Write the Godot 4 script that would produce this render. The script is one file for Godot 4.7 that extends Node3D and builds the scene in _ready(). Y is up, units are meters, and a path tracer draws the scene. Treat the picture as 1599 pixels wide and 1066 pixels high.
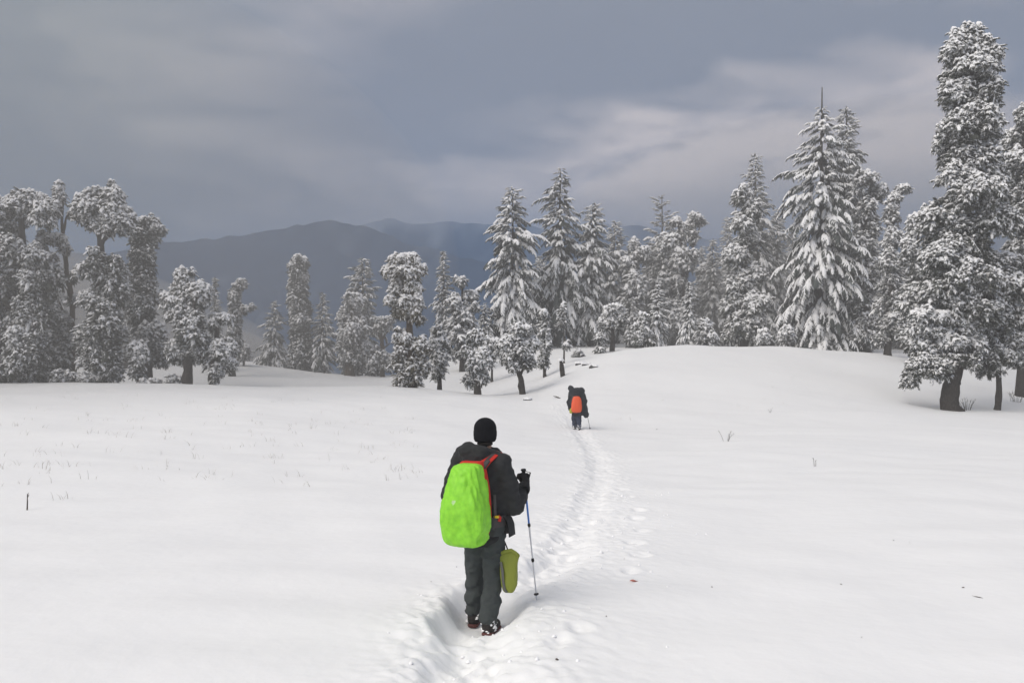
extends Node3D
# A snowy mountain meadow with two hikers, a frosted wood, hazy ridges and a slate overcast sky.

const F := 1300.0            # focal length in photo pixels (photo 1599 x 1066)
const CX := 799.5
const HOR := 591.0           # photo row of the horizon
const EYE := 2.0             # camera height

var rng := RandomNumberGenerator.new()
var noise := FastNoiseLite.new()
var noise_fine := FastNoiseLite.new()
var names := {}
var M := {}
var lut := PackedFloat32Array()
const LUT_W := 161
const LUT_D := 261

func _ready():
	rng.seed = 20240117
	noise.seed = 11; noise.frequency = 1.0; noise.fractal_octaves = 3
	noise_fine.seed = 5; noise_fine.frequency = 1.0; noise_fine.fractal_octaves = 1
	make_camera_and_light()
	make_materials()
	make_lut()
	make_ground()
	make_mountains()
	make_clumps()
	make_trees()
	make_hiker()
	make_far_hiker()
	make_small_things()
	make_mist()

# ------------------------------------------------------------------ camera, sky, sun

func make_camera_and_light():
	var cam := Camera3D.new()
	cam.name = "camera"
	cam.projection = Camera3D.PROJECTION_FRUSTUM
	cam.near = 0.1
	cam.far = 30000.0
	cam.size = 0.1 * 1066.0 / F
	cam.frustum_offset = Vector2(0, 0.1 * (HOR - 533.0) / F)
	cam.position = Vector3(0, EYE, 0)
	add_child(cam)
	cam.current = true
	var env := Environment.new()
	env.background_mode = Environment.BG_SKY
	env.tonemap_mode = Environment.TONE_MAPPER_LINEAR
	env.tonemap_exposure = 2.30
	env.sdfgi_enabled = true
	env.ssao_enabled = true
	env.ssil_enabled = true
	env.fog_enabled = true
	env.fog_density = 0.00023
	env.fog_light_color = Color(0.42, 0.69, 1.0)
	env.volumetric_fog_enabled = true
	env.volumetric_fog_density = 0.0
	var sm := PanoramaSkyMaterial.new()
	sm.panorama = make_sky()
	var sky := Sky.new()
	sky.sky_material = sm
	env.sky = sky
	var we := WorldEnvironment.new()
	we.name = "environment"
	we.environment = env
	add_child(we)
	var sun := DirectionalLight3D.new()
	sun.name = "sun"
	sun.light_energy = 0.46
	sun.light_angular_distance = 50.0
	sun.light_color = Color(1.0, 0.97, 0.93)
	sun.shadow_enabled = true
	add_child(sun)
	sun.look_at_from_position(Vector3(-0.66, 0.72, 0.52) * 10.0, Vector3.ZERO)

func make_sky() -> ImageTexture:
	var w := 1536
	var h := 768
	var n1 := FastNoiseLite.new(); n1.seed = 31; n1.frequency = 0.55; n1.fractal_octaves = 5
	var n3 := FastNoiseLite.new(); n3.seed = 12; n3.frequency = 4.2; n3.fractal_octaves = 4
	var n2 := FastNoiseLite.new(); n2.seed = 77; n2.frequency = 1.3; n2.fractal_octaves = 5
	# breaks in the cloud (photo column, row, half width, half height, slope, strength)
	var gaps := [[1130, 238, 300, 62, -0.12, 0.85], [1440, 215, 190, 75, 0.0, 1.0], [1380, 120, 230, 60, -0.2, 0.6], [1500, 90, 160, 30, 0.15, 0.55], [960, 285, 220, 50, -0.1, 0.5],
		[520, 40, 240, 50, -0.4, 0.28], [330, 200, 220, 40, -0.25, 0.18], [640, 330, 260, 30, -0.1, 0.2], [1000, 170, 180, 40, -0.3, 0.25],
		[1060, 185, 130, 26, 0.05, -0.6], [1000, 80, 330, 60, 0.08, -0.35], [1430, 185, 70, 16, 0.0, -0.7], [1590, 110, 50, 60, 0.0, -0.8], [1250, 160, 70, 16, 0.1, -0.4], [700, 230, 220, 60, 0.1, -0.3], [120, 250, 220, 60, 0.0, -0.2]]
	var im := Image.create(w, h, false, Image.FORMAT_RGBF)
	var dark := Color(0.158, 0.158, 0.166)
	var lite := Color(0.430, 0.378, 0.345)
	for j in h:
		var el := (0.5 - (j + 0.5) / h) * PI
		var ce := cos(el)
		var sy := sin(el)
		if sy < -0.03:
			im.fill_rect(Rect2i(0, j, w, h - j), Color(0.17, 0.175, 0.185))
			break
		var up := clampf(sy, 0.0, 1.0)
		var inview := el < 0.5
		for i in w:
			var az := wrapf((i + 0.5) / w * TAU, -PI, PI)
			var x := sin(az) * ce
			var z := -cos(az) * ce
			var q := 1.0 / (up + 0.14)
			var qx := x * q
			var qz := z * q
			var a := n1.get_noise_2d(qx, qz * 1.35)
			var b := n2.get_noise_2d(qx + a * 0.9 + 7.0, qz * 1.5 - a * 0.5)
			b += 0.28 * n3.get_noise_2d(qx + b * 0.3, qz * 1.6)
			var t := 0.13 + 0.36 * a + 0.28 * b
			if inview and absf(az) < 0.75:
				var ppx := CX + F * tan(az)
				var ppy := HOR - F * tan(el) / cos(az)
				for g in gaps:
					var dx: float = (ppx - g[0]) / g[2]
					var dy: float = (ppy - g[1] - g[4] * (ppx - g[0]) + 52.0 * b + 26.0 * a) / g[3]
					var r := dx * dx + dy * dy
					if r < 5.0:
						t += 0.75 * g[5] * exp(-r) * (1.0 + 0.7 * b)
			t = clampf(t, 0.0, 1.0)
			var c := dark.lerp(lite, t)
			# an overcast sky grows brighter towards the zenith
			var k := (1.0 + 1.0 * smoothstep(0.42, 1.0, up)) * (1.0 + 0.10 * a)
			# slightly greener grey to the left, where snow is falling
			var g2 := smoothstep(-0.15, -0.6, az) * smoothstep(-1.6, -0.7, az)
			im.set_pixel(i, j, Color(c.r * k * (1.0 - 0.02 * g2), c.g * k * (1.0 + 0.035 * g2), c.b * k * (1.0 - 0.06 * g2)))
	return ImageTexture.create_from_image(im)

# ------------------------------------------------------------------ helpers

func lin(r: float, g: float, b: float) -> Color:
	return Color(r, g, b).linear_to_srgb()

func numbered(called: String) -> String:
	if not names.has(called):
		names[called] = 0
		return called
	names[called] += 1
	return "%s_%03d" % [called, names[called]]

func tag(o: Node, label: String, category: String, group := "", kind := ""):
	o.set_meta("label", label)
	if category: o.set_meta("category", category)
	if group: o.set_meta("group", group)
	if kind: o.set_meta("kind", kind)
	return o

func thing(called: String, label: String, category: String, at := Vector3.ZERO, group := "") -> Node3D:
	var o := Node3D.new()
	o.name = numbered(called)
	add_child(o, true)
	o.position = at
	tag(o, label, category, group)
	return o

func part(called: String, mesh: Mesh, mat: Material, parent: Node, kind := "") -> MeshInstance3D:
	var o := MeshInstance3D.new()
	o.name = called if parent != self else numbered(called)
	o.mesh = mesh
	if mat: o.material_override = mat
	if kind: o.set_meta("kind", kind)
	parent.add_child(o, true)
	return o

func wx(px: float, d: float) -> float:
	return (px - CX) / F * d

func wy(py: float, d: float) -> float:
	return EYE - (py - HOR) / F * d

func array_mesh(v: PackedVector3Array, n: PackedVector3Array, idx: PackedInt32Array, col := PackedColorArray(), uv := PackedVector2Array()) -> ArrayMesh:
	var a := []
	a.resize(Mesh.ARRAY_MAX)
	a[Mesh.ARRAY_VERTEX] = v
	a[Mesh.ARRAY_NORMAL] = n
	a[Mesh.ARRAY_INDEX] = idx
	if col.size(): a[Mesh.ARRAY_COLOR] = col
	if uv.size(): a[Mesh.ARRAY_TEX_UV] = uv
	var m := ArrayMesh.new()
	m.add_surface_from_arrays(Mesh.PRIMITIVE_TRIANGLES, a)
	return m

# smooth normals for an indexed mesh with clockwise front faces
func normals_of(v: PackedVector3Array, idx: PackedInt32Array) -> PackedVector3Array:
	var n := PackedVector3Array()
	n.resize(v.size())
	for t in range(0, idx.size(), 3):
		var a := v[idx[t]]
		var c := (v[idx[t + 2]] - a).cross(v[idx[t + 1]] - a)
		n[idx[t]] += c
		n[idx[t + 1]] += c
		n[idx[t + 2]] += c
	for i in n.size():
		n[i] = n[i].normalized()
	return n

# a grid of rows of points (each row closed if wrap) as one smooth mesh
func skin(rows: Array, wrap: bool, caps := true) -> ArrayMesh:
	var v := PackedVector3Array()
	var idx := PackedInt32Array()
	var m: int = rows[0].size()
	for r in rows:
		v.append_array(r)
	var last := m if wrap else m - 1
	for j in rows.size() - 1:
		for i in last:
			var a := j * m + i
			var b := j * m + (i + 1) % m
			var c := a + m
			var d := b + m
			idx.append_array([a, c, b, b, c, d])
	if caps and wrap:
		for end in [0, rows.size() - 1]:
			var mid := Vector3.ZERO
			for p in rows[end]: mid += p
			v.append(mid / m)
			var k := v.size() - 1
			for i in m:
				var a: int = end * m + i
				var b: int = end * m + (i + 1) % m
				if end == 0: idx.append_array([k, a, b])
				else: idx.append_array([k, b, a])
	return array_mesh(v, normals_of(v, idx), idx)

# tube through points with a radius each; rough > 0 makes the outline uneven
func tube_rows(pts: Array, radii: Array, sides := 8, rough := 0.0, flat := 1.0) -> Array:
	var rows := []
	var side := Vector3.RIGHT
	for i in pts.size():
		var t: Vector3 = (pts[mini(i + 1, pts.size() - 1)] - pts[maxi(i - 1, 0)]).normalized()
		if absf(side.dot(t)) > 0.95: side = Vector3.FORWARD
		side = (side - t * side.dot(t)).normalized()
		var up := side.cross(t)
		var row := PackedVector3Array()
		for k in sides:
			var a := TAU * k / sides
			var r: float = radii[i]
			if rough > 0.0:
				r *= 1.0 + rough * noise.get_noise_3d(pts[i].x * 3.0 + cos(a), pts[i].y * 1.3, pts[i].z * 3.0 + sin(a))
			row.append(pts[i] + side * cos(a) * r + up * sin(a) * r * flat)
		rows.append(row)
	return rows

func tube(pts: Array, radii: Array, sides := 8, rough := 0.0, flat := 1.0) -> ArrayMesh:
	return skin(tube_rows(pts, radii, sides, rough, flat), true)

func joined(list: Array) -> ArrayMesh:
	var st := SurfaceTool.new()
	st.begin(Mesh.PRIMITIVE_TRIANGLES)
	for m in list:
		st.append_from(m, 0, Transform3D())
	return st.commit()

# ------------------------------------------------------------------ materials

func noise_tex(size: int, freq: float, seed_: int, octaves := 4, kind := FastNoiseLite.TYPE_SIMPLEX_SMOOTH, ramp: Gradient = null) -> NoiseTexture2D:
	var n := FastNoiseLite.new()
	n.seed = seed_; n.frequency = freq; n.fractal_octaves = octaves; n.noise_type = kind
	var t := NoiseTexture2D.new()
	t.width = size; t.height = size; t.seamless = true; t.noise = n
	if ramp: t.color_ramp = ramp
	return t

func ramp(a: Color, b: Color, c := Color(-1, 0, 0)) -> Gradient:
	var g := Gradient.new()
	g.set_color(0, a)
	g.set_color(1, b)
	if c.r >= 0.0:
		g.set_color(1, c)
		g.add_point(0.5, b)
	return g

func mat(called: String, c: Color, rough := 0.9, spec := 0.3) -> StandardMaterial3D:
	var m := StandardMaterial3D.new()
	m.resource_name = called
	m.albedo_color = c
	m.roughness = rough
	m.metallic_specular = spec
	M[called] = m
	return m

func bump(m: StandardMaterial3D, t: Texture2D, cm: float, scale: float):
	m.heightmap_enabled = true
	m.heightmap_texture = t
	m.heightmap_scale = cm
	m.uv1_triplanar = true
	m.uv1_scale = Vector3.ONE * scale

func make_materials():
	var n_soft := noise_tex(512, 0.012, 3, 5)
	var n_fine := noise_tex(512, 0.05, 4, 4)
	var n_cell := noise_tex(512, 0.03, 9, 3)
	var snow := mat("snow", lin(0.87, 0.873, 0.876), 0.85, 0.25)
	bump(snow, n_soft, 0.7, 0.4)
	snow.uv1_world_triplanar = true
	mat("leaf_snow", lin(0.92, 0.922, 0.93), 0.9, 0.2)
	var leaf := mat("leaf", Color.WHITE, 0.75, 0.3)
	leaf.vertex_color_use_as_albedo = true
	leaf.backlight_enabled = true
	leaf.backlight = Color(0.18, 0.2, 0.14)
	var bark := mat("bark", Color.WHITE, 0.95, 0.2)
	bark.albedo_texture = noise_tex(512, 0.02, 21, 5, FastNoiseLite.TYPE_SIMPLEX_SMOOTH, ramp(lin(0.022, 0.02, 0.018), lin(0.06, 0.053, 0.047), lin(0.13, 0.125, 0.12)))
	bump(bark, n_fine, 4.0, 0.6)
	bark.uv1_scale = Vector3(1.4, 0.45, 1.4)
	var brown := mat("brown_bark", Color.WHITE, 0.95, 0.2)
	brown.albedo_texture = noise_tex(512, 0.02, 22, 5, FastNoiseLite.TYPE_SIMPLEX_SMOOTH, ramp(lin(0.03, 0.021, 0.014), lin(0.085, 0.062, 0.043), lin(0.15, 0.13, 0.11)))
	bump(brown, n_fine, 4.0, 0.6)
	brown.uv1_scale = Vector3(1.4, 0.45, 1.4)
	mat("straw", lin(0.36, 0.33, 0.29), 0.9)
	mat("twig", lin(0.07, 0.06, 0.05), 0.9)
	mat("rock", lin(0.10, 0.10, 0.10), 0.95)
	var ridge := mat("ridge", Color.WHITE, 1.0, 0.1)
	ridge.vertex_color_use_as_albedo = true
	# cloth
	var jac := mat("jacket", lin(0.031, 0.0325, 0.034), 0.82, 0.25)
	bump(jac, n_fine, 0.12, 9.0)
	jac.rim_enabled = true; jac.rim = 0.25; jac.rim_tint = 0.5
	var tro := mat("trousers", lin(0.060, 0.068, 0.068), 0.85, 0.25)
	bump(tro, n_fine, 0.12, 9.0)
	var bean := mat("knit", lin(0.010, 0.0105, 0.013), 0.95, 0.15)
	bump(bean, n_fine, 0.2, 14.0)
	bean.rim_enabled = true; bean.rim = 0.3; bean.rim_tint = 0.6
	mat("glove", lin(0.018, 0.018, 0.019), 0.8, 0.3)
	var sk := mat("face", lin(0.42, 0.25, 0.17), 0.55, 0.4)
	sk.subsurf_scatter_enabled = true; sk.subsurf_scatter_strength = 0.15
	mat("hair", lin(0.012, 0.010, 0.009), 0.7, 0.4)
	mat("eye", lin(0.05, 0.03, 0.02), 0.2, 0.6)
	mat("lips", lin(0.33, 0.15, 0.12), 0.5, 0.4)
	var cov := mat("lime_cover", Color.WHITE, 0.42, 0.4)
	cov.albedo_texture = noise_tex(512, 0.008, 15, 3, FastNoiseLite.TYPE_SIMPLEX_SMOOTH, ramp(lin(0.22, 0.62, 0.035), lin(0.34, 0.80, 0.05)))
	bump(cov, n_fine, 0.30, 4.0)
	cov.backlight_enabled = true; cov.backlight = Color(0.12, 0.2, 0.02)
	mat("orange_cover", lin(0.80, 0.11, 0.035), 0.5, 0.4)
	mat("pack_red", lin(0.55, 0.035, 0.025), 0.7, 0.3)
	mat("strap_grey", lin(0.07, 0.065, 0.065), 0.8, 0.3)
	mat("buckle_yellow", lin(0.75, 0.52, 0.02), 0.4, 0.5)
	mat("print_pale", lin(0.62, 0.85, 0.45), 0.6, 0.3)
	mat("print_orange", lin(0.62, 0.62, 0.04), 0.6, 0.3)
	var dry := mat("olive_bag", lin(0.235, 0.265, 0.035), 0.5, 0.4)
	bump(dry, n_fine, 0.1, 7.0)
	mat("bag_grey", lin(0.13, 0.13, 0.12), 0.6, 0.3)
	mat("pole_white", lin(0.74, 0.75, 0.77), 0.35, 0.5)
	mat("pole_blue", lin(0.05, 0.20, 0.62), 0.35, 0.5)
	mat("plastic_black", lin(0.012, 0.012, 0.013), 0.5, 0.4)
	var st := mat("steel", lin(0.5, 0.5, 0.52), 0.35, 0.5); st.metallic = 0.9
	mat("boot", lin(0.028, 0.025, 0.024), 0.7, 0.3)
	mat("boot_sole", lin(0.11, 0.045, 0.042), 0.7, 0.3)
	mat("coat", lin(0.030, 0.034, 0.040), 0.85, 0.25)
	mat("trousers_blue", lin(0.045, 0.055, 0.085), 0.85, 0.25)
	mat("yellow_cloth", lin(0.42, 0.40, 0.05), 0.7, 0.3)
	mat("leaf_red", lin(0.50, 0.20, 0.16), 0.8, 0.3)
	mat("dead_leaf", lin(0.10, 0.08, 0.065), 0.9, 0.3)

# ------------------------------------------------------------------ terrain

# profiles: photo column, then (distance, height) pairs
func make_lut():
	var cols := [
		[-900, [0, .12, 12, .2, 28, .9, 45, 1.75, 52, 1.5, 64, 2.4, 76, 3.2, 90, 1.0, 120, -12, 200, -70, 260, -110]],
		[0, [0, .12, 12, .16, 28, .85, 45, 1.78, 52, 1.45, 62, 2.3, 72, 3.2, 84, 2.2, 120, -14, 200, -70, 260, -110]],
		[200, [0, .12, 12, .14, 28, .8, 45, 1.76, 52, 1.4, 60, 2.3, 70, 3.45, 82, 2.6, 120, -14, 200, -70, 260, -110]],
		[370, [0, .12, 12, .13, 28, .75, 45, 1.66, 53, 1.35, 61, 2.4, 69, 3.45, 80, 2.6, 120, -14, 200, -70, 260, -110]],
		[500, [0, .12, 12, .12, 28, .65, 46, 1.56, 54, 1.3, 61, 1.9, 69, 2.45, 80, 1.0, 120, -16, 200, -70, 260, -110]],
		[600, [0, .12, 12, .12, 28, .55, 46, 1.52, 54, 1.3, 61, 1.75, 68, 2.1, 80, 0.8, 120, -16, 200, -70, 260, -110]],
		[690, [0, .12, 12, .12, 28, .45, 46, 1.33, 54, .7, 62, 1.9, 70, 3.2, 80, 4.0, 120, -6, 200, -70, 260, -110]],
		[760, [0, .12, 12, .12, 28, .3, 42, 1.05, 48, 1.0, 54, .85, 64, 2.3, 75, 4.0, 92, 4.6, 130, -4, 200, -60, 260, -100]],
		[830, [0, .12, 12, .12, 28, .15, 40, .75, 48, 1.35, 56, 2.0, 66, 3.1, 76, 4.5, 92, 5.2, 140, -2, 200, -60, 260, -100]],
		[900, [0, .12, 12, .12, 31, .10, 40, .9, 48, 2.2, 54, 3.0, 62, 3.35, 76, 4.7, 94, 5.3, 150, -2, 200, -50, 260, -100]],
		[970, [0, .12, 12, .12, 31, .10, 40, 1.0, 50, 3.0, 57, 4.05, 66, 4.1, 80, 4.9, 96, 5.4, 150, -2, 200, -50, 260, -100]],
		[1060, [0, .12, 12, .12, 30, .14, 40, 1.0, 50, 3.0, 59, 4.4, 68, 4.2, 80, 4.9, 100, 5.5, 150, -2, 200, -50, 260, -100]],
		[1200, [0, .12, 12, .12, 30, .2, 40, 1.0, 52, 3.1, 61, 4.35, 72, 4.4, 84, 5.0, 104, 5.5, 150, -2, 200, -50, 260, -100]],
		[1350, [0, .12, 12, .12, 30, .25, 40, .8, 52, 2.5, 62, 3.9, 74, 4.4, 86, 4.9, 104, 5.5, 150, -2, 200, -50, 260, -100]],
		[1480, [0, .12, 12, .12, 30, .2, 42, .42, 50, 1.35, 58, 2.5, 68, 3.7, 84, 4.6, 104, 5.2, 150, -2, 200, -50, 260, -100]],
		[1600, [0, .12, 12, .12, 30, .1, 42, .28, 50, .9, 58, 2.0, 68, 3.4, 84, 4.5, 104, 5.2, 150, -2, 200, -50, 260, -100]],
		[2400, [0, .12, 12, .12, 30, .1, 42, .3, 50, .8, 58, 1.8, 68, 3.2, 84, 4.5, 104, 5.2, 150, -2, 200, -50, 260, -100]]]
	var prof := []
	for c in cols:
		var line := PackedFloat32Array()
		var p: Array = c[1]
		var n := p.size() / 2
		for d in LUT_D:
			var k := 0
			while k < n - 2 and d > p[2 * k + 2]: k += 1
			var t: float = (d - p[2 * k]) / float(p[2 * k + 2] - p[2 * k])
			var pre: float = p[2 * maxi(k - 1, 0) + 1]
			var post: float = p[2 * mini(k + 2, n - 1) + 1]
			line.append(lerpf(lerpf(p[2 * k + 1], p[2 * k + 3], t), cubic_interpolate(p[2 * k + 1], p[2 * k + 3], pre, post, t), 0.6))
		prof.append(line)
	lut.resize(LUT_W * LUT_D)
	for i in LUT_W:
		var px := -800.0 + 20.0 * i
		var k := 0
		while k < cols.size() - 2 and px > cols[k + 1][0]: k += 1
		var t := smoothstep(0.0, 1.0, (px - cols[k][0]) / float(cols[k + 1][0] - cols[k][0]))
		t = lerpf(t, (px - cols[k][0]) / float(cols[k + 1][0] - cols[k][0]), 0.5)
		for d in LUT_D:
			lut[i * LUT_D + d] = lerpf(prof[k][d], prof[k + 1][d], t)
	for pass_ in 2:   # soften
		var b := lut.duplicate()
		for i in LUT_W:
			for d in LUT_D:
				var l := maxi(i - 1, 0) * LUT_D
				var r := mini(i + 1, LUT_W - 1) * LUT_D
				var dn := maxi(d - 1, 0)
				var df := mini(d + 1, LUT_D - 1)
				lut[i * LUT_D + d] = 0.4 * b[i * LUT_D + d] + 0.15 * (b[l + d] + b[r + d] + b[i * LUT_D + dn] + b[i * LUT_D + df])

const TRAIL := [Vector2(-3.0, -0.55), Vector2(-4.2, -0.42), Vector2(-5.4, -0.30), Vector2(-6.4, -0.26), Vector2(-7.3, -0.10), Vector2(-8.3, 0.30), Vector2(-9.5, 0.64), Vector2(-11.8, 1.03), Vector2(-14.6, 1.46), Vector2(-19.1, 1.97), Vector2(-23.0, 2.16), Vector2(-29.4, 2.36), Vector2(-34.0, 2.40), Vector2(-40.0, 2.2)]

func trail_x(z: float) -> float:
	for i in TRAIL.size() - 1:
		if z >= TRAIL[i + 1].x:
			var t: float = (z - TRAIL[i].x) / (TRAIL[i + 1].x - TRAIL[i].x)
			var a: float = TRAIL[maxi(i - 1, 0)].y
			var b: float = TRAIL[mini(i + 2, TRAIL.size() - 1)].y
			return cubic_interpolate(TRAIL[i].y, TRAIL[i + 1].y, a, b, t)
	return TRAIL[-1].y

var prints := []

func broad(x: float, z: float) -> float:
	var d := clampf(-z, 2.0, 259.0)
	var u := clampf((CX + F * x / d + 800.0) / 20.0, 0.0, LUT_W - 1.001)
	var i := int(u)
	var fu := u - i
	var k := int(d)
	var fd := d - k
	var o := i * LUT_D + k
	return lerpf(lerpf(lut[o], lut[o + 1], fd), lerpf(lut[o + LUT_D], lut[o + LUT_D + 1], fd), fu)

func ground(x: float, z: float) -> float:
	var r := sqrt(x * x + z * z)
	var y := broad(x, z)
	if r > 240.0:
		var far := -110.0 - (r - 240.0) * 0.28
		y = lerpf(y, maxf(far, -620.0), smoothstep(240.0, 420.0, r))
		return y + noise.get_noise_2d(x * 0.004, z * 0.004) * 60.0 * smoothstep(240.0, 1200.0, r)
	# wind-laid undulation
	y += 0.11 * noise_fine.get_noise_2d(x * 0.11, z * 0.16) * smoothstep(3.0, 20.0, r)
	y += 0.03 * noise_fine.get_noise_2d(x * 0.5 + 30.0, z * 0.7)
	if r > 60.0: y += noise.get_noise_2d(x * 0.03, z * 0.03) * 0.7 * smoothstep(60.0, 140.0, r)
	if x > -3.0 and x < 5.0 and z < -2.5 and z > -39.0:
		y += trench(x, z)
	return y

func trench(x: float, z: float) -> float:
	var d := -z
	var near := 1.0 - smoothstep(6.6, 11.0, d)
	var u := x - trail_x(z) + 0.10 * noise.get_noise_2d(z * 1.3, 4.0)
	var wl := lerpf(0.28, 0.33, near)
	var wr := lerpf(0.34, 0.42, near)
	var w := wl if u < 0.0 else wr
	w *= 1.0 + 0.35 * noise.get_noise_2d(x * 1.5, z * 1.6) + 0.12 * noise.get_noise_2d(x * 6.0, z * 6.0)
	var a := absf(u)
	if a > w + 1.3: return footprints(x, z)
	var deep := lerpf(0.050, 0.115, near) * (1.0 - smoothstep(33.0, 38.0, d))
	var steep := lerpf(0.12, 0.40, near) if u < 0.0 else lerpf(0.1, 0.05, near)
	var inside := 1.0 - smoothstep(w * steep, w * 1.12, a)
	var lumps := noise.get_noise_2d(x * 3.1, z * 3.1)
	var y := -deep * inside * (1.0 + 0.22 * lumps)
	# trodden floor: boot holes and crumbled snow
	y += inside * lerpf(0.022, 0.042, near) * noise.get_noise_2d(x * 5.0 + 9.0, z * 3.6)
	# thrown-up edges
	var ridge := exp(-pow((a - w * 1.3) / 0.16, 2.0))
	y += ridge * (lerpf(0.4, 1.0, near) if u < 0.0 else 0.35) * (0.010 + 0.03 * lumps + 0.022 * noise.get_noise_2d(x * 9.0, z * 9.0))
	# crumbs beside the trail, more of them to the right
	var crumb := exp(-maxf(a - w, 0.0) * (3.2 if u < 0.0 else 1.9))
	y += crumb * 0.022 * noise.get_noise_2d(x * 7.0 - 5.0, z * 7.0) * (1.0 - 0.5 * inside)
	# the hole of the last step, left of the boots
	y -= 0.15 * exp(-pow(pow((x + 0.47) / 0.15, 2.0) + pow((z + 6.5) / 0.26, 2.0), 2.0))
	# trodden down under the near hiker's boots
	var stand := exp(-pow(pow((x + 0.25) / 0.25, 2.0) + pow((z + 6.98) / 0.48, 2.0), 2.0))
	y = lerpf(y, -0.215 + 0.02 * lumps, stand)
	return y + footprints(x, z)

func footprints(x: float, z: float) -> float:
	var y := 0.0
	for p in prints:
		var dz: float = (z - p.y) / (p.z * 1.5)
		if absf(dz) > 1.9: continue
		var dx: float = (x - p.x) / p.z
		var r := dx * dx + dz * dz
		if r < 3.6:
			y += (0.75 + 1.2 * noise.get_noise_2d(x * 6.0, z * 6.0)) * -0.026 * exp(-r * r * 1.2) + 0.010 * exp(-pow(sqrt(r) - 1.35, 2.0) * 7.0)
	return y

func lines(a: float, fine_end: float, step: float, grow: float, most: float, hold: float, grow2: float, end: float) -> Array:
	var out := []
	var t := a
	while t < fine_end:
		out.append(t); t += step
	var s := step
	while t < end:
		out.append(t)
		if t < hold: s = minf(s * grow, most)
		else: s *= grow2
		t += s
	out.append(end)
	return out

func make_ground():
	var pr := RandomNumberGenerator.new()
	pr.seed = 7
	for q in [[985, 890], [1000, 868], [990, 848], [1004, 828], [992, 808], [997, 795], [985, 783], [985, 772], [972, 762], [974, 752], [962, 744], [960, 735], [952, 728], [870, 1005], [905, 985]]:
		var d: float = (EYE - 0.12) * F / (q[1] - HOR)
		prints.append(Vector3(wx(q[0], d), -d, pr.randf_range(0.05, 0.12)))
	var step_z := -4.7
	while step_z > -15.0:
		if step_z > -6.1 or step_z < -7.3:
			prints.append(Vector3(trail_x(step_z) + (.13 if prints.size() % 2 else -.11) + pr.randf_range(-.03, .03), step_z, pr.randf_range(.075, .115)))
		step_z -= pr.randf_range(.30, .42)
	var zs := []
	for z in [3000.0, 1800.0, 900.0, 500.0, 300.0, 180.0, 110.0, 70.0, 45.0, 30.0, 20.0, 13.0, 9.0, 6.0, 4.0, 2.5, 1.5, .8, .2, -.4, -1.0, -1.6, -2.1, -2.6, -3.0, -3.3, -3.6, -3.85]:
		zs.append(z)
	for t in lines(4.05, 12.5, 0.034, 1.018, 0.75, 112.0, 1.13, 6000.0): zs.append(-t)
	var right := lines(2.3, 2.5, 0.034, 1.05, 0.9, 80.0, 1.2, 6000.0)
	var left := lines(1.5, 1.6, 0.034, 1.05, 0.9, 80.0, 1.2, 6000.0)
	var xs := []
	for i in range(left.size() - 1, -1, -1): xs.append(-left[i])
	var t := -1.466
	while t < 2.28:
		xs.append(t); t += 0.034
	for x in right: xs.append(x)
	var nx := xs.size()
	var nz := zs.size()
	var v := PackedVector3Array(); v.resize(nx * nz)
	for j in nz:
		var z: float = zs[j]
		for i in nx:
			var x: float = xs[i]
			v[j * nx + i] = Vector3(x, ground(x, z), z)
	var n := PackedVector3Array(); n.resize(nx * nz)
	for j in nz:
		for i in nx:
			var dx := v[j * nx + mini(i + 1, nx - 1)] - v[j * nx + maxi(i - 1, 0)]
			var dz := v[maxi(j - 1, 0) * nx + i] - v[mini(j + 1, nz - 1) * nx + i]
			n[j * nx + i] = dz.cross(dx).normalized()
	var idx := PackedInt32Array(); idx.resize((nx - 1) * (nz - 1) * 6)
	var k := 0
	for j in nz - 1:
		for i in nx - 1:
			var a := j * nx + i
			idx[k] = a; idx[k + 1] = a + nx; idx[k + 2] = a + 1
			idx[k + 3] = a + 1; idx[k + 4] = a + nx; idx[k + 5] = a + nx + 1
			k += 6
	var g := part("snowy_ground", array_mesh(v, n, idx), M.snow, self)
	tag(g, "trackless white snow meadow with one trodden trail", "", "", "structure")
	print("ground ", nx, " x ", nz)

# ------------------------------------------------------------------ far ridges

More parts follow.
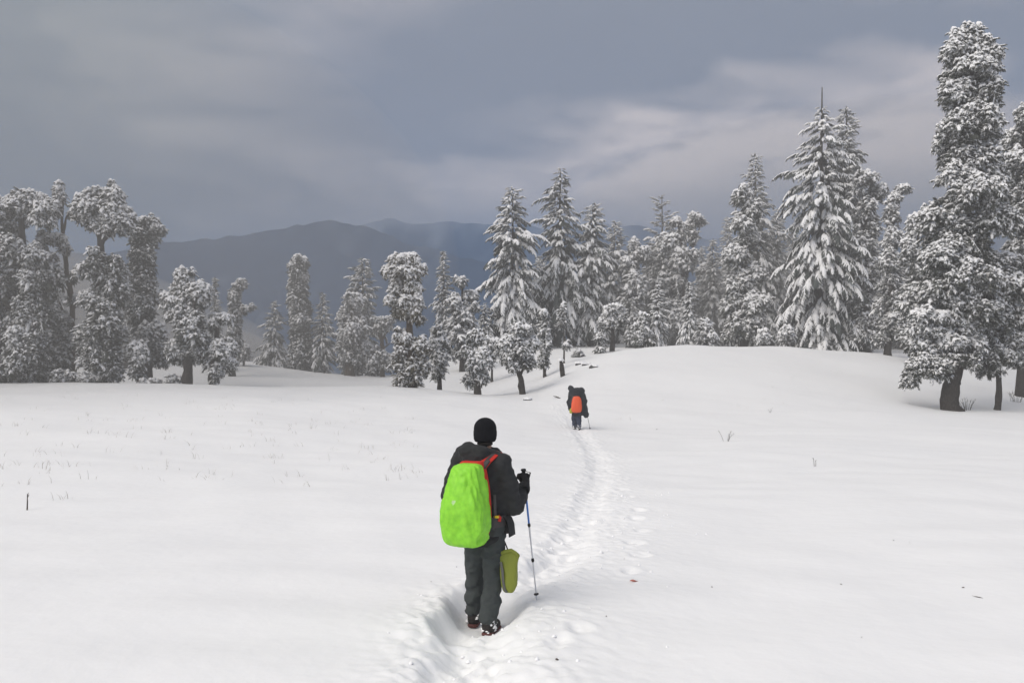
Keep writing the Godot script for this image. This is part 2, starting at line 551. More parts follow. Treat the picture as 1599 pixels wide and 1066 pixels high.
func ridge(called: String, label: String, dist: float, sky: Array, base: float, sd: int, rough: float, snowline: float, snowy: float):
	var nz := FastNoiseLite.new()
	nz.seed = sd; nz.frequency = 1.0; nz.fractal_octaves = 5; nz.fractal_type = FastNoiseLite.FRACTAL_RIDGED
	var nn := FastNoiseLite.new()
	nn.seed = sd + 1; nn.frequency = 1.0; nn.fractal_octaves = 4
	var nx := 260
	var ny := 46
	var rows := []
	var v := PackedVector3Array()
	var col := PackedColorArray()
	for j in ny:
		var t := (j - 8.0) / (ny - 9.0)     # below 0: the far side
		for i in nx:
			var px := lerpf(sky[0][0], sky[-1][0], float(i) / (nx - 1))
			var k := 0
			while k < sky.size() - 2 and px > sky[k + 1][0]: k += 1
			var f: float = (px - sky[k][0]) / float(sky[k + 1][0] - sky[k][0])
			var y: float = lerpf(sky[k][1], sky[k + 1][1], smoothstep(0.0, 1.0, f) * 0.5 + f * 0.5)
			var x := wx(px, dist)
			var z := -dist + t * dist * 0.42
			var crest := wy(y, dist) + nn.get_noise_2d(x / dist * 22.0, 3.0) * rough * 0.12
			var tt := absf(t)
			var h := lerpf(crest, base, pow(tt, 0.85))
			var sp := nz.get_noise_2d(x / dist * 9.0, z / dist * 5.0)
			h += (sp - 0.1) * rough * 0.6 * minf(tt * 4.0, 1.0)
			v.append(Vector3(x, h, z))
			var s := smoothstep(snowline - 60.0, snowline + 130.0, h + nn.get_noise_2d(x / dist * 30.0, z / dist * 30.0) * 160.0 - 60.0) * snowy
			s = maxf(s, 0.85 * snowy * smoothstep(0.30, 0.5, nn.get_noise_2d(x / dist * 16.0 + 50.0, z / dist * 34.0)))
			col.append(Color(0.008, 0.014, 0.021).lerp(Color(0.5, 0.53, 0.58), s))
	var idx := PackedInt32Array()
	for j in ny - 1:
		for i in nx - 1:
			var a := j * nx + i
			idx.append_array([a, a + 1, a + nx, a + 1, a + nx + 1, a + nx])
	var o := part(called, array_mesh(v, normals_of(v, idx), idx, col), M.ridge, self)
	tag(o, label, "", "", "structure")

func make_mountains():
	ridge("mountain_ridge", "blue forested ridge with a rounded top across the valley", 2600.0,
		[[-500, 420], [0, 402], [180, 396], [255, 379], [330, 372], [400, 362], [455, 353], [490, 347], [528, 345], [562, 351], [600, 366], [650, 384], [720, 402], [800, 418], [950, 440], [1200, 460], [2100, 440]], -520.0, 41, 130.0, 420.0, 0.16)
	ridge("mountain_ridge", "paler snow-streaked ridge fading into cloud behind the rounded one", 3500.0,
		[[-500, 405], [200, 398], [480, 372], [560, 352], [610, 343], [660, 347], [700, 345], [740, 350], [790, 352], [860, 356], [940, 350], [1010, 354], [1100, 372], [1250, 366], [1420, 372], [1600, 360], [2100, 372]], -560.0, 57, 150.0, 520.0, 0.42)

# ------------------------------------------------------------------ foliage pieces

var rosettes := []      # bare, lightly and heavily snowed leaf sprays
var boughs := []        # fir boughs, likewise

# a drooping strip; domed strips carry the snow
func strip(st: SurfaceTool, at: Vector3, dir: Vector3, up: Vector3, length: float, width: float, droop: float, lift: float, t0: float, t1: float, dome: float, seg := 3):
	var side := dir.cross(up).normalized()
	var prev := []
	for s in seg + 1:
		var t := lerpf(t0, t1, float(s) / seg)
		var w := width * (0.35 + 1.3 * t * (1.35 - t)) * (1.0 if s < seg else 0.25)
		var p := at + dir * length * t - up * droop * length * t * t + up * lift
		var cur := [p - side * w, p + up * dome * (1.0 if s < seg else 0.3), p + side * w]
		if dome == 0.0: cur = [p - side * w, p + side * w]
		if s > 0:
			for q in cur.size() - 1:
				for pt in [prev[q], cur[q], prev[q + 1], prev[q + 1], cur[q], cur[q + 1]]:
					st.add_vertex(pt)
		prev = cur

func dollop(st: SurfaceTool, at: Vector3, r: float, flat: float, r_: RandomNumberGenerator):
	var rings := []
	for j in 3:
		var row := []
		for i in 6:
			var a := TAU * i / 6.0 + j * 0.5
			var rr: float = r * [1.0, 0.8, 0.35][j] * r_.randf_range(0.75, 1.2)
			row.append(at + Vector3(cos(a) * rr, r * flat * [-0.25, 0.45, 0.95][j], sin(a) * rr))
		rings.append(row)
	for j in 2:
		for i in 6:
			var k := (i + 1) % 6
			for p in [rings[j][i], rings[j][k], rings[j + 1][i], rings[j][k], rings[j + 1][k], rings[j + 1][i]]:
				st.add_vertex(p)
	for i in 6:
		for p in [rings[2][i], rings[2][(i + 1) % 6], at + Vector3(0, r * flat * 1.05, 0)]: st.add_vertex(p)

func finish(leafs: SurfaceTool, snow: SurfaceTool) -> ArrayMesh:
	leafs.generate_normals()
	var m := leafs.commit()
	if snow:
		snow.generate_normals()
		snow.commit(m)
		m.surface_set_material(1, M.leaf_snow)
	m.surface_set_material(0, M.leaf)
	return m

func make_clumps():
	var r := RandomNumberGenerator.new()
	r.seed = 99
	for kind in 6:      # 0,1 bare; 2,3 light; 4,5 heavy
		var amount: int = kind / 2
		var lf := SurfaceTool.new(); lf.begin(Mesh.PRIMITIVE_TRIANGLES); lf.set_smooth_group(-1)
		var sn := SurfaceTool.new(); sn.begin(Mesh.PRIMITIVE_TRIANGLES); sn.set_smooth_group(0)
		for ring in 2:
			var n := 9 if ring == 0 else 6
			for i in n:
				var a := TAU * (i + r.randf_range(-0.3, 0.3)) / n + ring * 0.4
				var lift := 0.05 if ring == 0 else 0.45
				var dir := Vector3(cos(a), lift + r.randf_range(-0.15, 0.2), sin(a)).normalized()
				var length := r.randf_range(0.75, 1.1) * (1.0 if ring == 0 else 0.75)
				var w := r.randf_range(0.09, 0.14)
				var droop := r.randf_range(0.35, 0.75)
				var at := Vector3(0, 0.08 * ring, 0)
				strip(lf, at, dir, Vector3.UP, length, w, droop, 0.0, 0.0, 1.0, 0.0)
				if amount == 1 and r.randf() < 0.6:
					strip(sn, at, dir, Vector3.UP, length, w * 0.85, droop, 0.03, r.randf_range(0.0, 0.3), r.randf_range(0.55, 0.95), 0.06)
				elif amount == 2 and (i + ring) % 3 > 0:
					strip(sn, at, dir, Vector3.UP, length * 1.03, w * 1.2, droop, 0.03, 0.0, r.randf_range(0.7, 1.0), 0.12)
		if amount == 2: dollop(sn, Vector3(r.randf_range(-.1, .1), 0.1, r.randf_range(-.1, .1)), 0.50, 0.72, r)
		if amount == 1: dollop(sn, Vector3(r.randf_range(-.1, .1), 0.12, r.randf_range(-.1, .1)), 0.24 if kind == 2 else 0.34, 0.6, r)
		rosettes.append(finish(lf, sn if amount > 0 else null))
	for kind in 6:
		var amount: int = kind / 2
		var lf := SurfaceTool.new(); lf.begin(Mesh.PRIMITIVE_TRIANGLES); lf.set_smooth_group(-1)
		var sn := SurfaceTool.new(); sn.begin(Mesh.PRIMITIVE_TRIANGLES); sn.set_smooth_group(0)
		strip(lf, Vector3.ZERO, Vector3(1, 0.12, 0).normalized(), Vector3.UP, 1.0, 0.05, 0.42, 0.0, 0.0, 1.0, 0.0, 5)
		if amount > 0: strip(sn, Vector3.ZERO, Vector3(1, 0.12, 0).normalized(), Vector3.UP, 1.0, 0.04 if amount == 1 else 0.07, 0.42, 0.02, 0.15, 0.98, 0.03 * amount, 5)
		for i in 15:
			var t := 0.10 + 0.88 * i / 14.0
			var p := Vector3(1, 0.12, 0).normalized() * t - Vector3.UP * 0.42 * t * t
			var s := 1.0 if i % 2 == 0 else -1.0
			var dir := Vector3(r.randf_range(0.55, 1.0), r.randf_range(-0.4, 0.0), s * r.randf_range(0.5, 0.85)).normalized()
			var length := (0.40 - 0.24 * t) * r.randf_range(0.8, 1.25)
			var dr := r.randf_range(0.5, 1.1)
			strip(lf, p, dir, Vector3.UP, length, 0.05, dr, 0.0, 0.0, 1.0, 0.0)
			# needles hanging under the twig
			strip(lf, p - Vector3.UP * 0.01, (dir + Vector3.DOWN * 0.9).normalized(), Vector3(dir.z, 0, -dir.x), length * 0.75, 0.045, r.randf_range(-0.2, 0.2), 0.0, 0.0, 1.0, 0.0, 2)
			if amount == 1 and r.randf() < 0.55 or amount == 2 and r.randf() < 0.9:
				strip(sn, p, dir, Vector3.UP, length, 0.034 if amount == 1 else 0.060, dr, 0.018, 0.0, r.randf_range(0.6, 1.0), 0.022 * amount + 0.006)
		boughs.append(finish(lf, sn if amount > 0 else null))

func copies(called: String, mesh: Mesh, where: Array, tints: Array, parent: Node):
	if where.is_empty(): return
	var mm := MultiMesh.new()
	mm.transform_format = MultiMesh.TRANSFORM_3D
	mm.use_colors = true
	mm.mesh = mesh
	mm.instance_count = where.size()
	for i in where.size():
		mm.set_instance_transform(i, where[i])
		mm.set_instance_color(i, tints[i])
	var o := MultiMeshInstance3D.new()
	o.name = called
	o.multimesh = mm
	o.set_meta("kind", "stuff")
	parent.add_child(o, true)

# ------------------------------------------------------------------ trees

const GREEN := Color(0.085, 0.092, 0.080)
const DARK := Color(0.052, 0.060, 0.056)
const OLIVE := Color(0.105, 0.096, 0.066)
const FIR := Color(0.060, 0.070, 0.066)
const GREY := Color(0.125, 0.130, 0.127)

var tree_count := 0
var spray_count := 0

func stem_mesh(lists: Array, d: float, base: Vector3, r0: float) -> ArrayMesh:
	# each list: photo points from thick to thin; the first is the trunk and starts under the snow
	var ms := []
	var z := {}
	for li in lists.size():
		var pts := []
		var radii := []
		var l: Array = lists[li]
		var a := r0 if li == 0 else r0 * 0.45
		var dz := 0.0 if li == 0 else rng.randf_range(-1.0, 1.0)
		for i in l.size():
			var t := float(i) / maxf(l.size() - 1, 1)
			var p := Vector3(wx(l[i][0], d), wy(l[i][1], d), -d + dz * t * 0.8 + (rng.randf_range(-0.1, 0.1) if i else 0.0)) - base
			if li == 0 and i == 0: p = Vector3(p.x, -0.3, 0)
			pts.append(p)
			radii.append(a * (1.0 - 0.75 * t) * (1.15 if i == 0 and li == 0 else 1.0))
		# finer curve with knots
		var fp := []
		var fr := []
		for i in pts.size() - 1:
			for s in 4:
				var t := s / 4.0
				fp.append(pts[i].cubic_interpolate(pts[i + 1], pts[maxi(i - 1, 0)], pts[mini(i + 2, pts.size() - 1)], t) + Vector3(rng.randf_range(-1, 1), 0, rng.randf_range(-1, 1)) * a * 0.10)
				fr.append(lerpf(radii[i], radii[i + 1], t) * rng.randf_range(0.9, 1.12))
		fp.append(pts[-1]); fr.append(radii[-1])
		if li == 0: fr[0] *= 1.25
		ms.append(tube(fp, fr, 9 if li == 0 else 6, 0.35))
	return joined(ms)

# o: {px, d, lobes: [[cx, cy, rx, ry, snow]...], stems, r, tint, size, dens, bark}
func leafy(called: String, label: String, px: float, d: float, lobes: Array, stems: Array, r0 := 0.25, tint := GREEN, o := {}) -> Node3D:
	var x := wx(px, d)
	var base := Vector3(x, ground(x, -d), -d)
	var t := thing(called, label, o.get("category", "tree"), base, o.get("group", ""))
	tree_count += 1
	rng.seed = hash(label)
	if stems.size():
		part("trunk", stem_mesh(stems, d, base, r0), M[o.get("bark", "bark")], t)
	var size: float = o.get("size", clampf(0.0030 * d, 0.125, 0.30))
	var dens: float = o.get("dens", 1.0)
	var twigs := [[], [], [], [], [], []]
	var twig_tints := [[], [], [], [], [], []]
	var light_p := 0.28 if o.has("straight") else 0.52
	var where := [[], [], [], [], [], []]
	var tints := [[], [], [], [], [], []]
	for l in lobes:
		var c := Vector3(wx(l[0], d), wy(l[1], d), -d) - base
		var rad := Vector3(l[2], l[3], 0) * d / F
		rad.z = rad.x * rng.randf_range(0.8, 1.05)
		c.z += rng.randf_range(-0.45, 0.45) * rad.x
		var snow: float = l[4] if l.size() > 4 else 0.5
		var area := PI * 4.0 * (rad.x * rad.y + rad.x * rad.z + rad.y * rad.z) / 3.0
		var sub := minf(size * 2.7, 0.08 + 0.36 * minf(rad.x, rad.y))
		var inner := (rad - Vector3(sub, sub * 0.7, sub) * 0.8 - Vector3.ONE * size * 0.3).max(rad * 0.28)
		var subs := int(0.56 * dens * area / (sub * sub)) + 3
		for c2 in subs:
			var stray := rng.randf() < 0.22
			# a branch end: a dome of leaves, white above and dark below
			var dir := Vector3(rng.randfn(), rng.randfn() * 0.9 + 0.1, rng.randfn()).normalized()
			var at := c + dir * inner * (1.0 - 0.6 * pow(rng.randf(), 1.6)) * (1.0 if not stray else rng.randf_range(1.08, 1.30))
			at.y += rng.randfn() * 0.24 * minf(rad.y, 1.0)
			var nv := noise.get_noise_3d(at.x * 0.6 + base.x, at.y * 0.6, at.z * 0.6 + base.z)
			if nv < -0.24 and rng.randf() < 0.6 and not o.has("straight"): continue
			at += dir * nv * 0.35 * minf(rad.x, rad.y)
			var sr := sub * (rng.randf_range(0.35, 0.6) if stray else rng.randf_range(0.6, 1.35))
			var load_ := clampf((-0.06 if snow < 0.8 else 0.05) + snow * (0.92 + 0.55 * dir.y) + nv * 0.9 + rng.randf_range(-0.36, 0.36), 0.0, 1.15)
			var v0 := rng.randf_range(0.8, 1.25)
			var n := int(dens * 3.0 * sr * sr / (size * size)) + 2
			var hang := Vector3(dir.x, 0, dir.z) * 0.5
			# twigs reaching out of the clump and sagging
			for q in 3:
				var e := (Vector3(dir.x, 0, dir.z).normalized() * 0.8 + Vector3(rng.randfn(), 0, rng.randfn()) * 0.8 + Vector3(0, rng.randf_range(-0.9, 0.45) + 0.5 * maxf(dir.y, 0.0), 0)).normalized()
				var w := e.cross(Vector3.UP).normalized()
				if w.length() < 0.5: continue
				var u := w.cross(e).normalized()
				var ln := (sr + size) * rng.randf_range(0.7, 1.4)
				var k := 4 if rng.randf() < load_ * 1.1 else (2 if rng.randf() < light_p + 0.2 else 0)
				k += rng.randi() % 2
				twigs[k].append(Transform3D(Basis(e * ln, u * ln, -w * ln * 0.9), at - e * 0.1))
				var v := v0 * rng.randf_range(0.8, 1.25)
				twig_tints[k].append(Color(tint.r * v, tint.g * v, tint.b * v))
			for i in n:
				var e := Vector3(rng.randfn(), rng.randfn() * 0.8 + 0.25, rng.randfn()).normalized()
				var p := at + (e * Vector3(0.9, 1.1, 0.9) + hang * (0.3 - e.y * 0.4)) * sr * (1.0 - 0.35 * rng.randf() * rng.randf())
				if p.y < 0.03: continue
				var up := (Vector3.UP + e * rng.randf_range(0.15, 0.7) + Vector3(rng.randf_range(-.35, .35), 0, rng.randf_range(-.35, .35))).normalized()
				var bx := up.cross(Vector3(rng.randf_range(-1, 1), rng.randf_range(-.3, .3), rng.randf_range(-1, 1))).normalized()
				var s := size * rng.randf_range(0.65, 1.35)
				var basis := Basis(bx * s, up * s * rng.randf_range(0.85, 1.25), bx.cross(up) * s)
				var q := load_ * (1.05 + 0.6 * e.y)
				var k := 4 if rng.randf() < q else (2 if rng.randf() < light_p + 0.4 * load_ + 0.3 * e.y else 0)
				if snow > 1.1 and e.y > -0.45: k = 4
				if k >= 4 and load_ > 0.85: basis = basis.scaled(Vector3.ONE * (1.7 if snow > 1.1 else 1.35))
				k += rng.randi() % 2
				where[k].append(Transform3D(basis, p))
				var v := v0 * rng.randf_range(0.8, 1.25)
				tints[k].append(Color(tint.r * v, tint.g * v * rng.randf_range(0.93, 1.05), tint.b * v))
	var cr := Node3D.new()
	cr.name = "crown"
	t.add_child(cr)
	for k in 6:
		spray_count += where[k].size()
		copies("leaf_spray" if k < 2 else "snowy_leaf_spray", rosettes[k], where[k], tints[k], cr)
		copies("twig_spray" if k < 2 else "snowy_twig_spray", boughs[k], twigs[k], twig_tints[k], cr)
	return t

# column of foliage as lobes
func col(cx: float, top: float, bot: float, w0: float, w1: float, snow0: float, snow1: float, lean := 0.0) -> Array:
	var out := []
	var y := top
	var k := 0
	while y < bot:
		var t := (y - top) / (bot - top)
		var w := lerpf(w0, w1, t)
		var j := sin(k * 2.4 + cx) * w * 0.14
		out.append([cx + j + lean * t, y + w * 0.4, w * (0.85 + 0.25 * sin(k * 1.7 + cx)), w * 0.75, lerpf(snow0, snow1, t)])
		y += w * 0.85
		k += 1
	return out

# straight lopped stem clothed in short shoots
func pillar(cx: float, top: float, bot: float, w0: float, w1: float, snow0: float, snow1: float, lean := 0.0) -> Array:
	var out := []
	var y := top
	var k := 0
	while y < bot:
		var t := (y - top) / (bot - top)
		var w := lerpf(w0, w1, t)
		out.append([cx + sin(k * 1.9 + cx) * w * 0.10 + lean * t, y, w * (1.12 + 0.12 * sin(k * 2.7)), w * 0.8, lerpf(snow0, snow1, t)])
		y += w * 0.5
		k += 1
	return out

# o: {tint, snow, bare (0..1 of trunk without boughs), sparse, spike, lean, group}
func fir(called: String, label: String, px: float, top: float, hw: float, d: float, o := {}) -> Node3D:
	var x := wx(px, d)
	var base := Vector3(x, ground(x, -d), -d)
	var t := thing(called, label, "tree", base, o.get("group", ""))
	tree_count += 1
	rng.seed = hash(label)
	var hgt: float = wy(top, d) - base.y
	var rad := hw * d / F
	var lean: float = o.get("lean", 0.0) * hgt
	var r0 := hgt * 0.017
	var pts := []
	var radii := []
	var spike: float = o.get("spike", 0.0) * d / F
	for i in 13:
		var f := i / 12.0
		pts.append(Vector3(lean * f * f + rng.randf_range(-.06, .06), -0.3 + f * (hgt + 0.3 + spike), rng.randf_range(-.06, .06)))
		radii.append(r0 * (1.05 - f) + 0.02)
	part("trunk", tube(pts, radii, 9, 0.3), M.bark, t)
	var snow: float = o.get("snow", 0.6)
	var tint: Color = o.get("tint", FIR)
	var bare: float = o.get("bare", 0.06)
	var round_: float = o.get("round", 0.72)
	var where := [[], [], [], [], [], []]
	var tints := [[], [], [], [], [], []]
	var y := bare * hgt
	var gap: float = o.get("gap", clampf(rad * 0.11, 0.18, 0.36))
	var droop: float = o.get("droop", 0.35)
	var ph := rng.randf() * 10.0
	var unit0: float = o.get("unit", 0.0155 * d)
	while y < hgt * 0.995:
		var f := y / hgt
		# outline: fullest at a quarter of the height, uneven
		var prof := pow(1.0 - f, round_) * (0.72 + 0.28 * smoothstep(0.0, 0.22, f)) + 0.035
		var n := int(o.get("count", 9) * (0.65 + 0.5 * (1.0 - f)))
		for i in n:
			var a := TAU * (i + rng.randf_range(-.4, .4)) / n + y * 2.1
			var nv := noise.get_noise_3d(cos(a) * 1.3 + ph, y * 0.42 + ph, sin(a) * 1.3)
			if nv < -0.22 and rng.randf() < o.get("sparse", 0.5): continue
			var l := rad * prof * (1.0 + nv * 1.3) * rng.randf_range(0.62, 1.15)
			var yy := y + rng.randf_range(-.5, .5) * gap
			var dip := lerpf(droop + 0.25, droop - 0.55, smoothstep(0.1, 1.0, f)) + rng.randf_range(-.28, .28)
			var out := Vector3(cos(a), -dip, sin(a)).normalized()
			var side := Vector3(-sin(a), rng.randf_range(-.15, .15), cos(a)).normalized()
			var up := side.cross(out).normalized()
			var pos := Vector3(lean * f * f, yy, 0)
			var load_ := clampf(snow * (0.7 + 0.5 * f) + rng.randf_range(-.25, .25), 0.0, 1.0)
			var v0 := rng.randf_range(0.75, 1.3)
			var unit := clampf(l * 0.42, 0.25 * unit0, unit0)
			var m := maxi(int(l / unit * 1.9), 1)
			for q in m:
				var g := 0.12 + 0.70 * float(q + 1) / m if m > 1 else 0.1
				var sg := 1.0 if q % 2 == 0 else -1.0
				var bend := rng.randf_range(0.15, 0.75) * sg * (1.0 - 0.7 * float(q + 1) / m)
				var dirq := (out * cos(bend) + side * sin(bend) + Vector3.DOWN * rng.randf_range(0.0, 0.35)).normalized()
				var upq := side.cross(dirq)
				upq = (upq if upq.y > 0.0 else -upq).normalized()
				upq = (upq + Vector3.UP * 0.3 - dirq * dirq.dot(upq + Vector3.UP * 0.3)).normalized()
				var sq := dirq.cross(upq)
				var s := unit * rng.randf_range(0.8, 1.25)
				var k := 4 if rng.randf() < load_ else (2 if rng.randf() < 0.6 else 0)
				k += rng.randi() % 2
				where[k].append(Transform3D(Basis(dirq * s, upq * s, sq * s * 0.95), pos + out * l * g - Vector3.UP * 0.10 * l * g * g))
				var v := v0 * rng.randf_range(0.85, 1.15)
				tints[k].append(Color(tint.r * v, tint.g * v, tint.b * v))
		y += gap * rng.randf_range(0.8, 1.2) * lerpf(1.0, 0.55, f)
	var cr := Node3D.new()
	cr.name = "crown"
	t.add_child(cr)
	for k in 6:
		spray_count += where[k].size()
		copies("bough" if k < 2 else "snowy_bough", boughs[k], where[k], tints[k], cr)
	return t

func make_trees():
	var left := "snow-laden trees left of the valley"
	var mid := "snow-laden trees along the middle of the ridge"
	var wood := "trees of the frosted wood on the right"
	var shrubs := "snow-dusted bushes among the trees"
	# ---- left group
	leafy("oak_tree", "large oak with a flat snow-piled top, cut by the left edge", 34, 46, [[5, 322, 46, 22, 1], [48, 320, 36, 22, 1], [70, 334, 22, 20, .9], [12, 395, 38, 20, .7], [56, 402, 26, 18, .6], [-2, 362, 30, 26, .6], [62, 432, 34, 32, .5], [8, 440, 40, 46, .5], [45, 490, 40, 46, .5], [5, 520, 45, 50, .4], [55, 555, 38, 40, .4], [20, 580, 60, 24, .35], [-45, 440, 45, 100, .5], [-45, 540, 45, 60, .4]],
		[[[36, 600], [38, 500], [36, 400], [34, 335]], [[38, 520], [10, 470], [-20, 430]], [[37, 480], [62, 440]]], .42, GREEN, {"group": left})
	leafy("oak_tree", "gnarled half-bare oak with a broken brown top between the two big left oaks", 112, 48, [[92, 302, 9, 15, .9], [80, 330, 9, 6, .95], [113, 334, 9, 6, .8], [84, 374, 22, 7, 1.2], [64, 392, 12, 9, .9], [102, 390, 10, 8, .9], [80, 404, 14, 7, .55], [108, 436, 9, 9, .7], [113, 470, 10, 10, .6], [106, 500, 12, 10, .6], [116, 530, 12, 14, .5], [95, 555, 24, 28, .4], [98, 518, 16, 18, .6], [92, 495, 15, 10, .9]],
		[[[114, 600], [110, 545], [112, 480], [105, 425], [97, 360], [97, 312]], [[110, 520], [92, 475], [72, 425], [66, 398]], [[108, 470], [98, 430], [92, 395]], [[98, 365], [108, 345], [116, 335]], [[104, 420], [113, 390]]], .21, GREEN, {"bark": "brown_bark", "group": left})
	leafy("oak_tree", "tall oak with a puffy white crown above a short bare neck of trunk", 156, 46, [[140, 318, 24, 24, .95], [176, 318, 28, 22, .95], [190, 340, 20, 20, .9], [128, 342, 20, 20, .95], [158, 348, 26, 16, .8], [150, 301, 18, 14, 1], [165, 412, 30, 20, .3], [143, 424, 26, 12, 1], [176, 450, 28, 38, .4], [150, 470, 30, 36, .65], [170, 510, 35, 38, .45], [143, 530, 30, 32, .5], [165, 560, 34, 22, .4]],
		[[[156, 600], [159, 545], [155, 480], [158, 385], [155, 330]], [[157, 380], [175, 350], [188, 335]], [[157, 375], [140, 345], [130, 335]]], .4, GREEN, {"group": left})
	leafy("lopped_tree", "dark lopped column of a tree with a tufted flaring top", 224, 52, [[228, 348, 22, 9, .55], [216, 362, 12, 13, .3], [244, 358, 13, 8, .65], [232, 366, 16, 10, .3]] + pillar(223, 374, 512, 17, 19, .14, .18), [[[226, 600], [225, 500], [222, 420], [226, 345]]], .4, DARK, {"size": .135, "dens": 1.15, "straight": 1, "group": left})
	leafy("bush", "tall frosted bush at the foot of the dark lopped column", 234, 50, [[232, 530, 24, 22, .65], [248, 518, 13, 14, .6], [214, 545, 18, 20, .5], [240, 555, 22, 18, .4]], [[[234, 600], [234, 560], [236, 530]]], .12, GREY, {"category": "bush", "group": shrubs})
	leafy("young_oak", "little tree with a white cap in the snow gap left of the valley", 215, 46, [[215, 546, 17, 11, 1], [217, 562, 14, 10, .6], [213, 580, 12, 12, .55], [222, 592, 8, 8, .4]], [[[215, 602], [215, 575], [215, 545]]], .1, GREEN, {"group": left})
	leafy("oak_tree", "stocky oak with two white heads standing alone before the snow slope", 292, 46, [[284, 450, 26, 20, .95], [312, 460, 22, 20, .95], [268, 470, 15, 15, .95], [295, 490, 30, 20, .75], [268, 490, 13, 12, .85], [300, 520, 28, 22, .45], [285, 548, 24, 22, .45], [274, 545, 16, 13, .6], [305, 556, 16, 14, .5]],
		[[[292, 604], [293, 565], [293, 500], [290, 460]], [[293, 520], [312, 470]]], .3, GREEN, {"group": left})
	leafy("bush", "low bush beside the stocky two-headed oak", 272, 46, [[270, 592, 9, 7, .6], [280, 594, 8, 5, .5]], [], .1, GREEN, {"category": "bush", "group": shrubs})
	fir("fir_tree", "thin fir top rising behind the stocky two-headed oak", 336, 432, 15, 62, {"group": left, "snow": .55})
	leafy("oak_tree", "ragged oak with a shelf of snow halfway up right of the two-headed oak", 332, 46, [[345, 497, 21, 8, 1], [330, 508, 12, 8, .4], [325, 540, 22, 16, .5], [350, 546, 20, 15, .9], [336, 570, 20, 16, .6], [358, 566, 10, 8, .8], [338, 588, 12, 12, .5]], [[[331, 605], [334, 570], [338, 530], [340, 500]], [[335, 560], [352, 545]]], .25, GREEN, {"group": left})
	leafy("crooked_tree", "slim crooked tree with one side branch against the mist slope", 363, 60, [[375, 440, 9, 5, .95], [371, 450, 8, 8, .5], [380, 446, 6, 4, .8]] + pillar(366, 458, 545, 8, 10, .45, .35) + [[384, 481, 9, 4, .95], [392, 479, 6, 4, .8], [378, 486, 6, 4, .6]], [[[362, 566], [364, 520], [367, 470], [374, 438]], [[366, 492], [376, 486], [390, 480]]], .22, DARK, {"size": .155, "group": left})
	leafy("bush", "rounded bush at the right end of the left snow slope", 380, 66, [[380, 545, 13, 13, .65], [374, 552, 10, 9, .6]], [[[380, 566], [380, 545]]], .08, GREY, {"category": "bush", "group": shrubs})
	leafy("bush", "low frosted thicket before the snow gap under the puffy crowned oak", 128, 45.5, [[112, 590, 18, 8, .55], [138, 591, 16, 8, .5], [92, 588, 12, 9, .5]], [], .1, GREY, {"category": "bush", "group": shrubs})
	leafy("bush", "round grey bush right of the puffy crowned oak's foot", 178, 45.5, [[178, 582, 21, 17, .5]], [[[178, 600], [178, 580]]], .08, GREY, {"category": "bush", "group": shrubs})
	leafy("bush", "sprawl of twiggy growth along the crest beside the little white-capped tree", 242, 45.5, [[240, 597, 14, 3, .5], [225, 597, 8, 3, .5]], [], .1, GREY, {"category": "bush", "size": .16, "group": shrubs})
	leafy("oak_tree", "pale hazy oak behind the gnarled half-bare one", 78, 66, [[75, 480, 26, 26, .7], [70, 520, 30, 30, .5], [95, 540, 24, 22, .5], [60, 550, 30, 22, .5]], [[[78, 575], [77, 480]]], .3, GREY, {"group": left})
	leafy("oak_tree", "pale hazy oak showing between the puffy crowned oak and the dark column", 196, 64, [[195, 470, 20, 24, .7], [200, 510, 22, 26, .6], [192, 545, 22, 20, .5]], [[[196, 575], [196, 470]]], .3, GREY, {"group": left})
	# ---- middle
	fir("fir_tree", "young fir with white ribs, leftmost of the pair flanking the dark pillar tree", 428, 470, 27, 70, {"group": mid, "snow": .5, "round": .85})
	leafy("lopped_tree", "tall dark pillar-like tree between two young firs", 467, 70, [[466, 404, 10, 6, .9], [471, 410, 11, 6, .8], [459, 413, 8, 6, .7]] + pillar(466, 412, 588, 13, 17, .40, .12, 3.0), [[[469, 590], [468, 500], [466, 400]]], .4, DARK, {"size": .19, "dens": 1.15, "straight": 1, "group": mid})
	fir("fir_tree", "young fir with white ribs just right of the dark pillar tree", 504, 456, 25, 70, {"group": mid, "snow": .5, "round": .85})
	fir("fir_tree", "round-shouldered fir whose right side is bare-ribbed, left of the cloud-white tree", 567, 402, 34, 72, {"group": mid, "snow": .45, "round": .55})
	leafy("oak_tree", "hunched oak with a dark hollow in front of the round-shouldered fir", 548, 66, [[552, 468, 16, 14, .85], [545, 492, 22, 18, .75], [555, 520, 22, 24, .4], [540, 535, 16, 26, .4], [548, 566, 24, 18, .4], [568, 555, 16, 18, .6]], [[[546, 590], [546, 540], [550, 480]]], .35, GREY, {"bark": "brown_bark", "group": mid})
	leafy("bare_tree", "bare forked tree with brown limbs left of the cloud-white tree", 597, 66, [[588, 500, 12, 7, .5], [606, 500, 14, 7, .6], [600, 510, 16, 8, .4], [588, 560, 14, 18, .55], [603, 565, 10, 16, .5]], [[[597, 588], [597, 550], [596, 525], [598, 500]], [[596, 535], [589, 515], [582, 503]], [[597, 528], [607, 516], [618, 508]], [[597, 545], [608, 535]]], .22, GREY, {"bark": "brown_bark", "dens": .6, "group": mid})
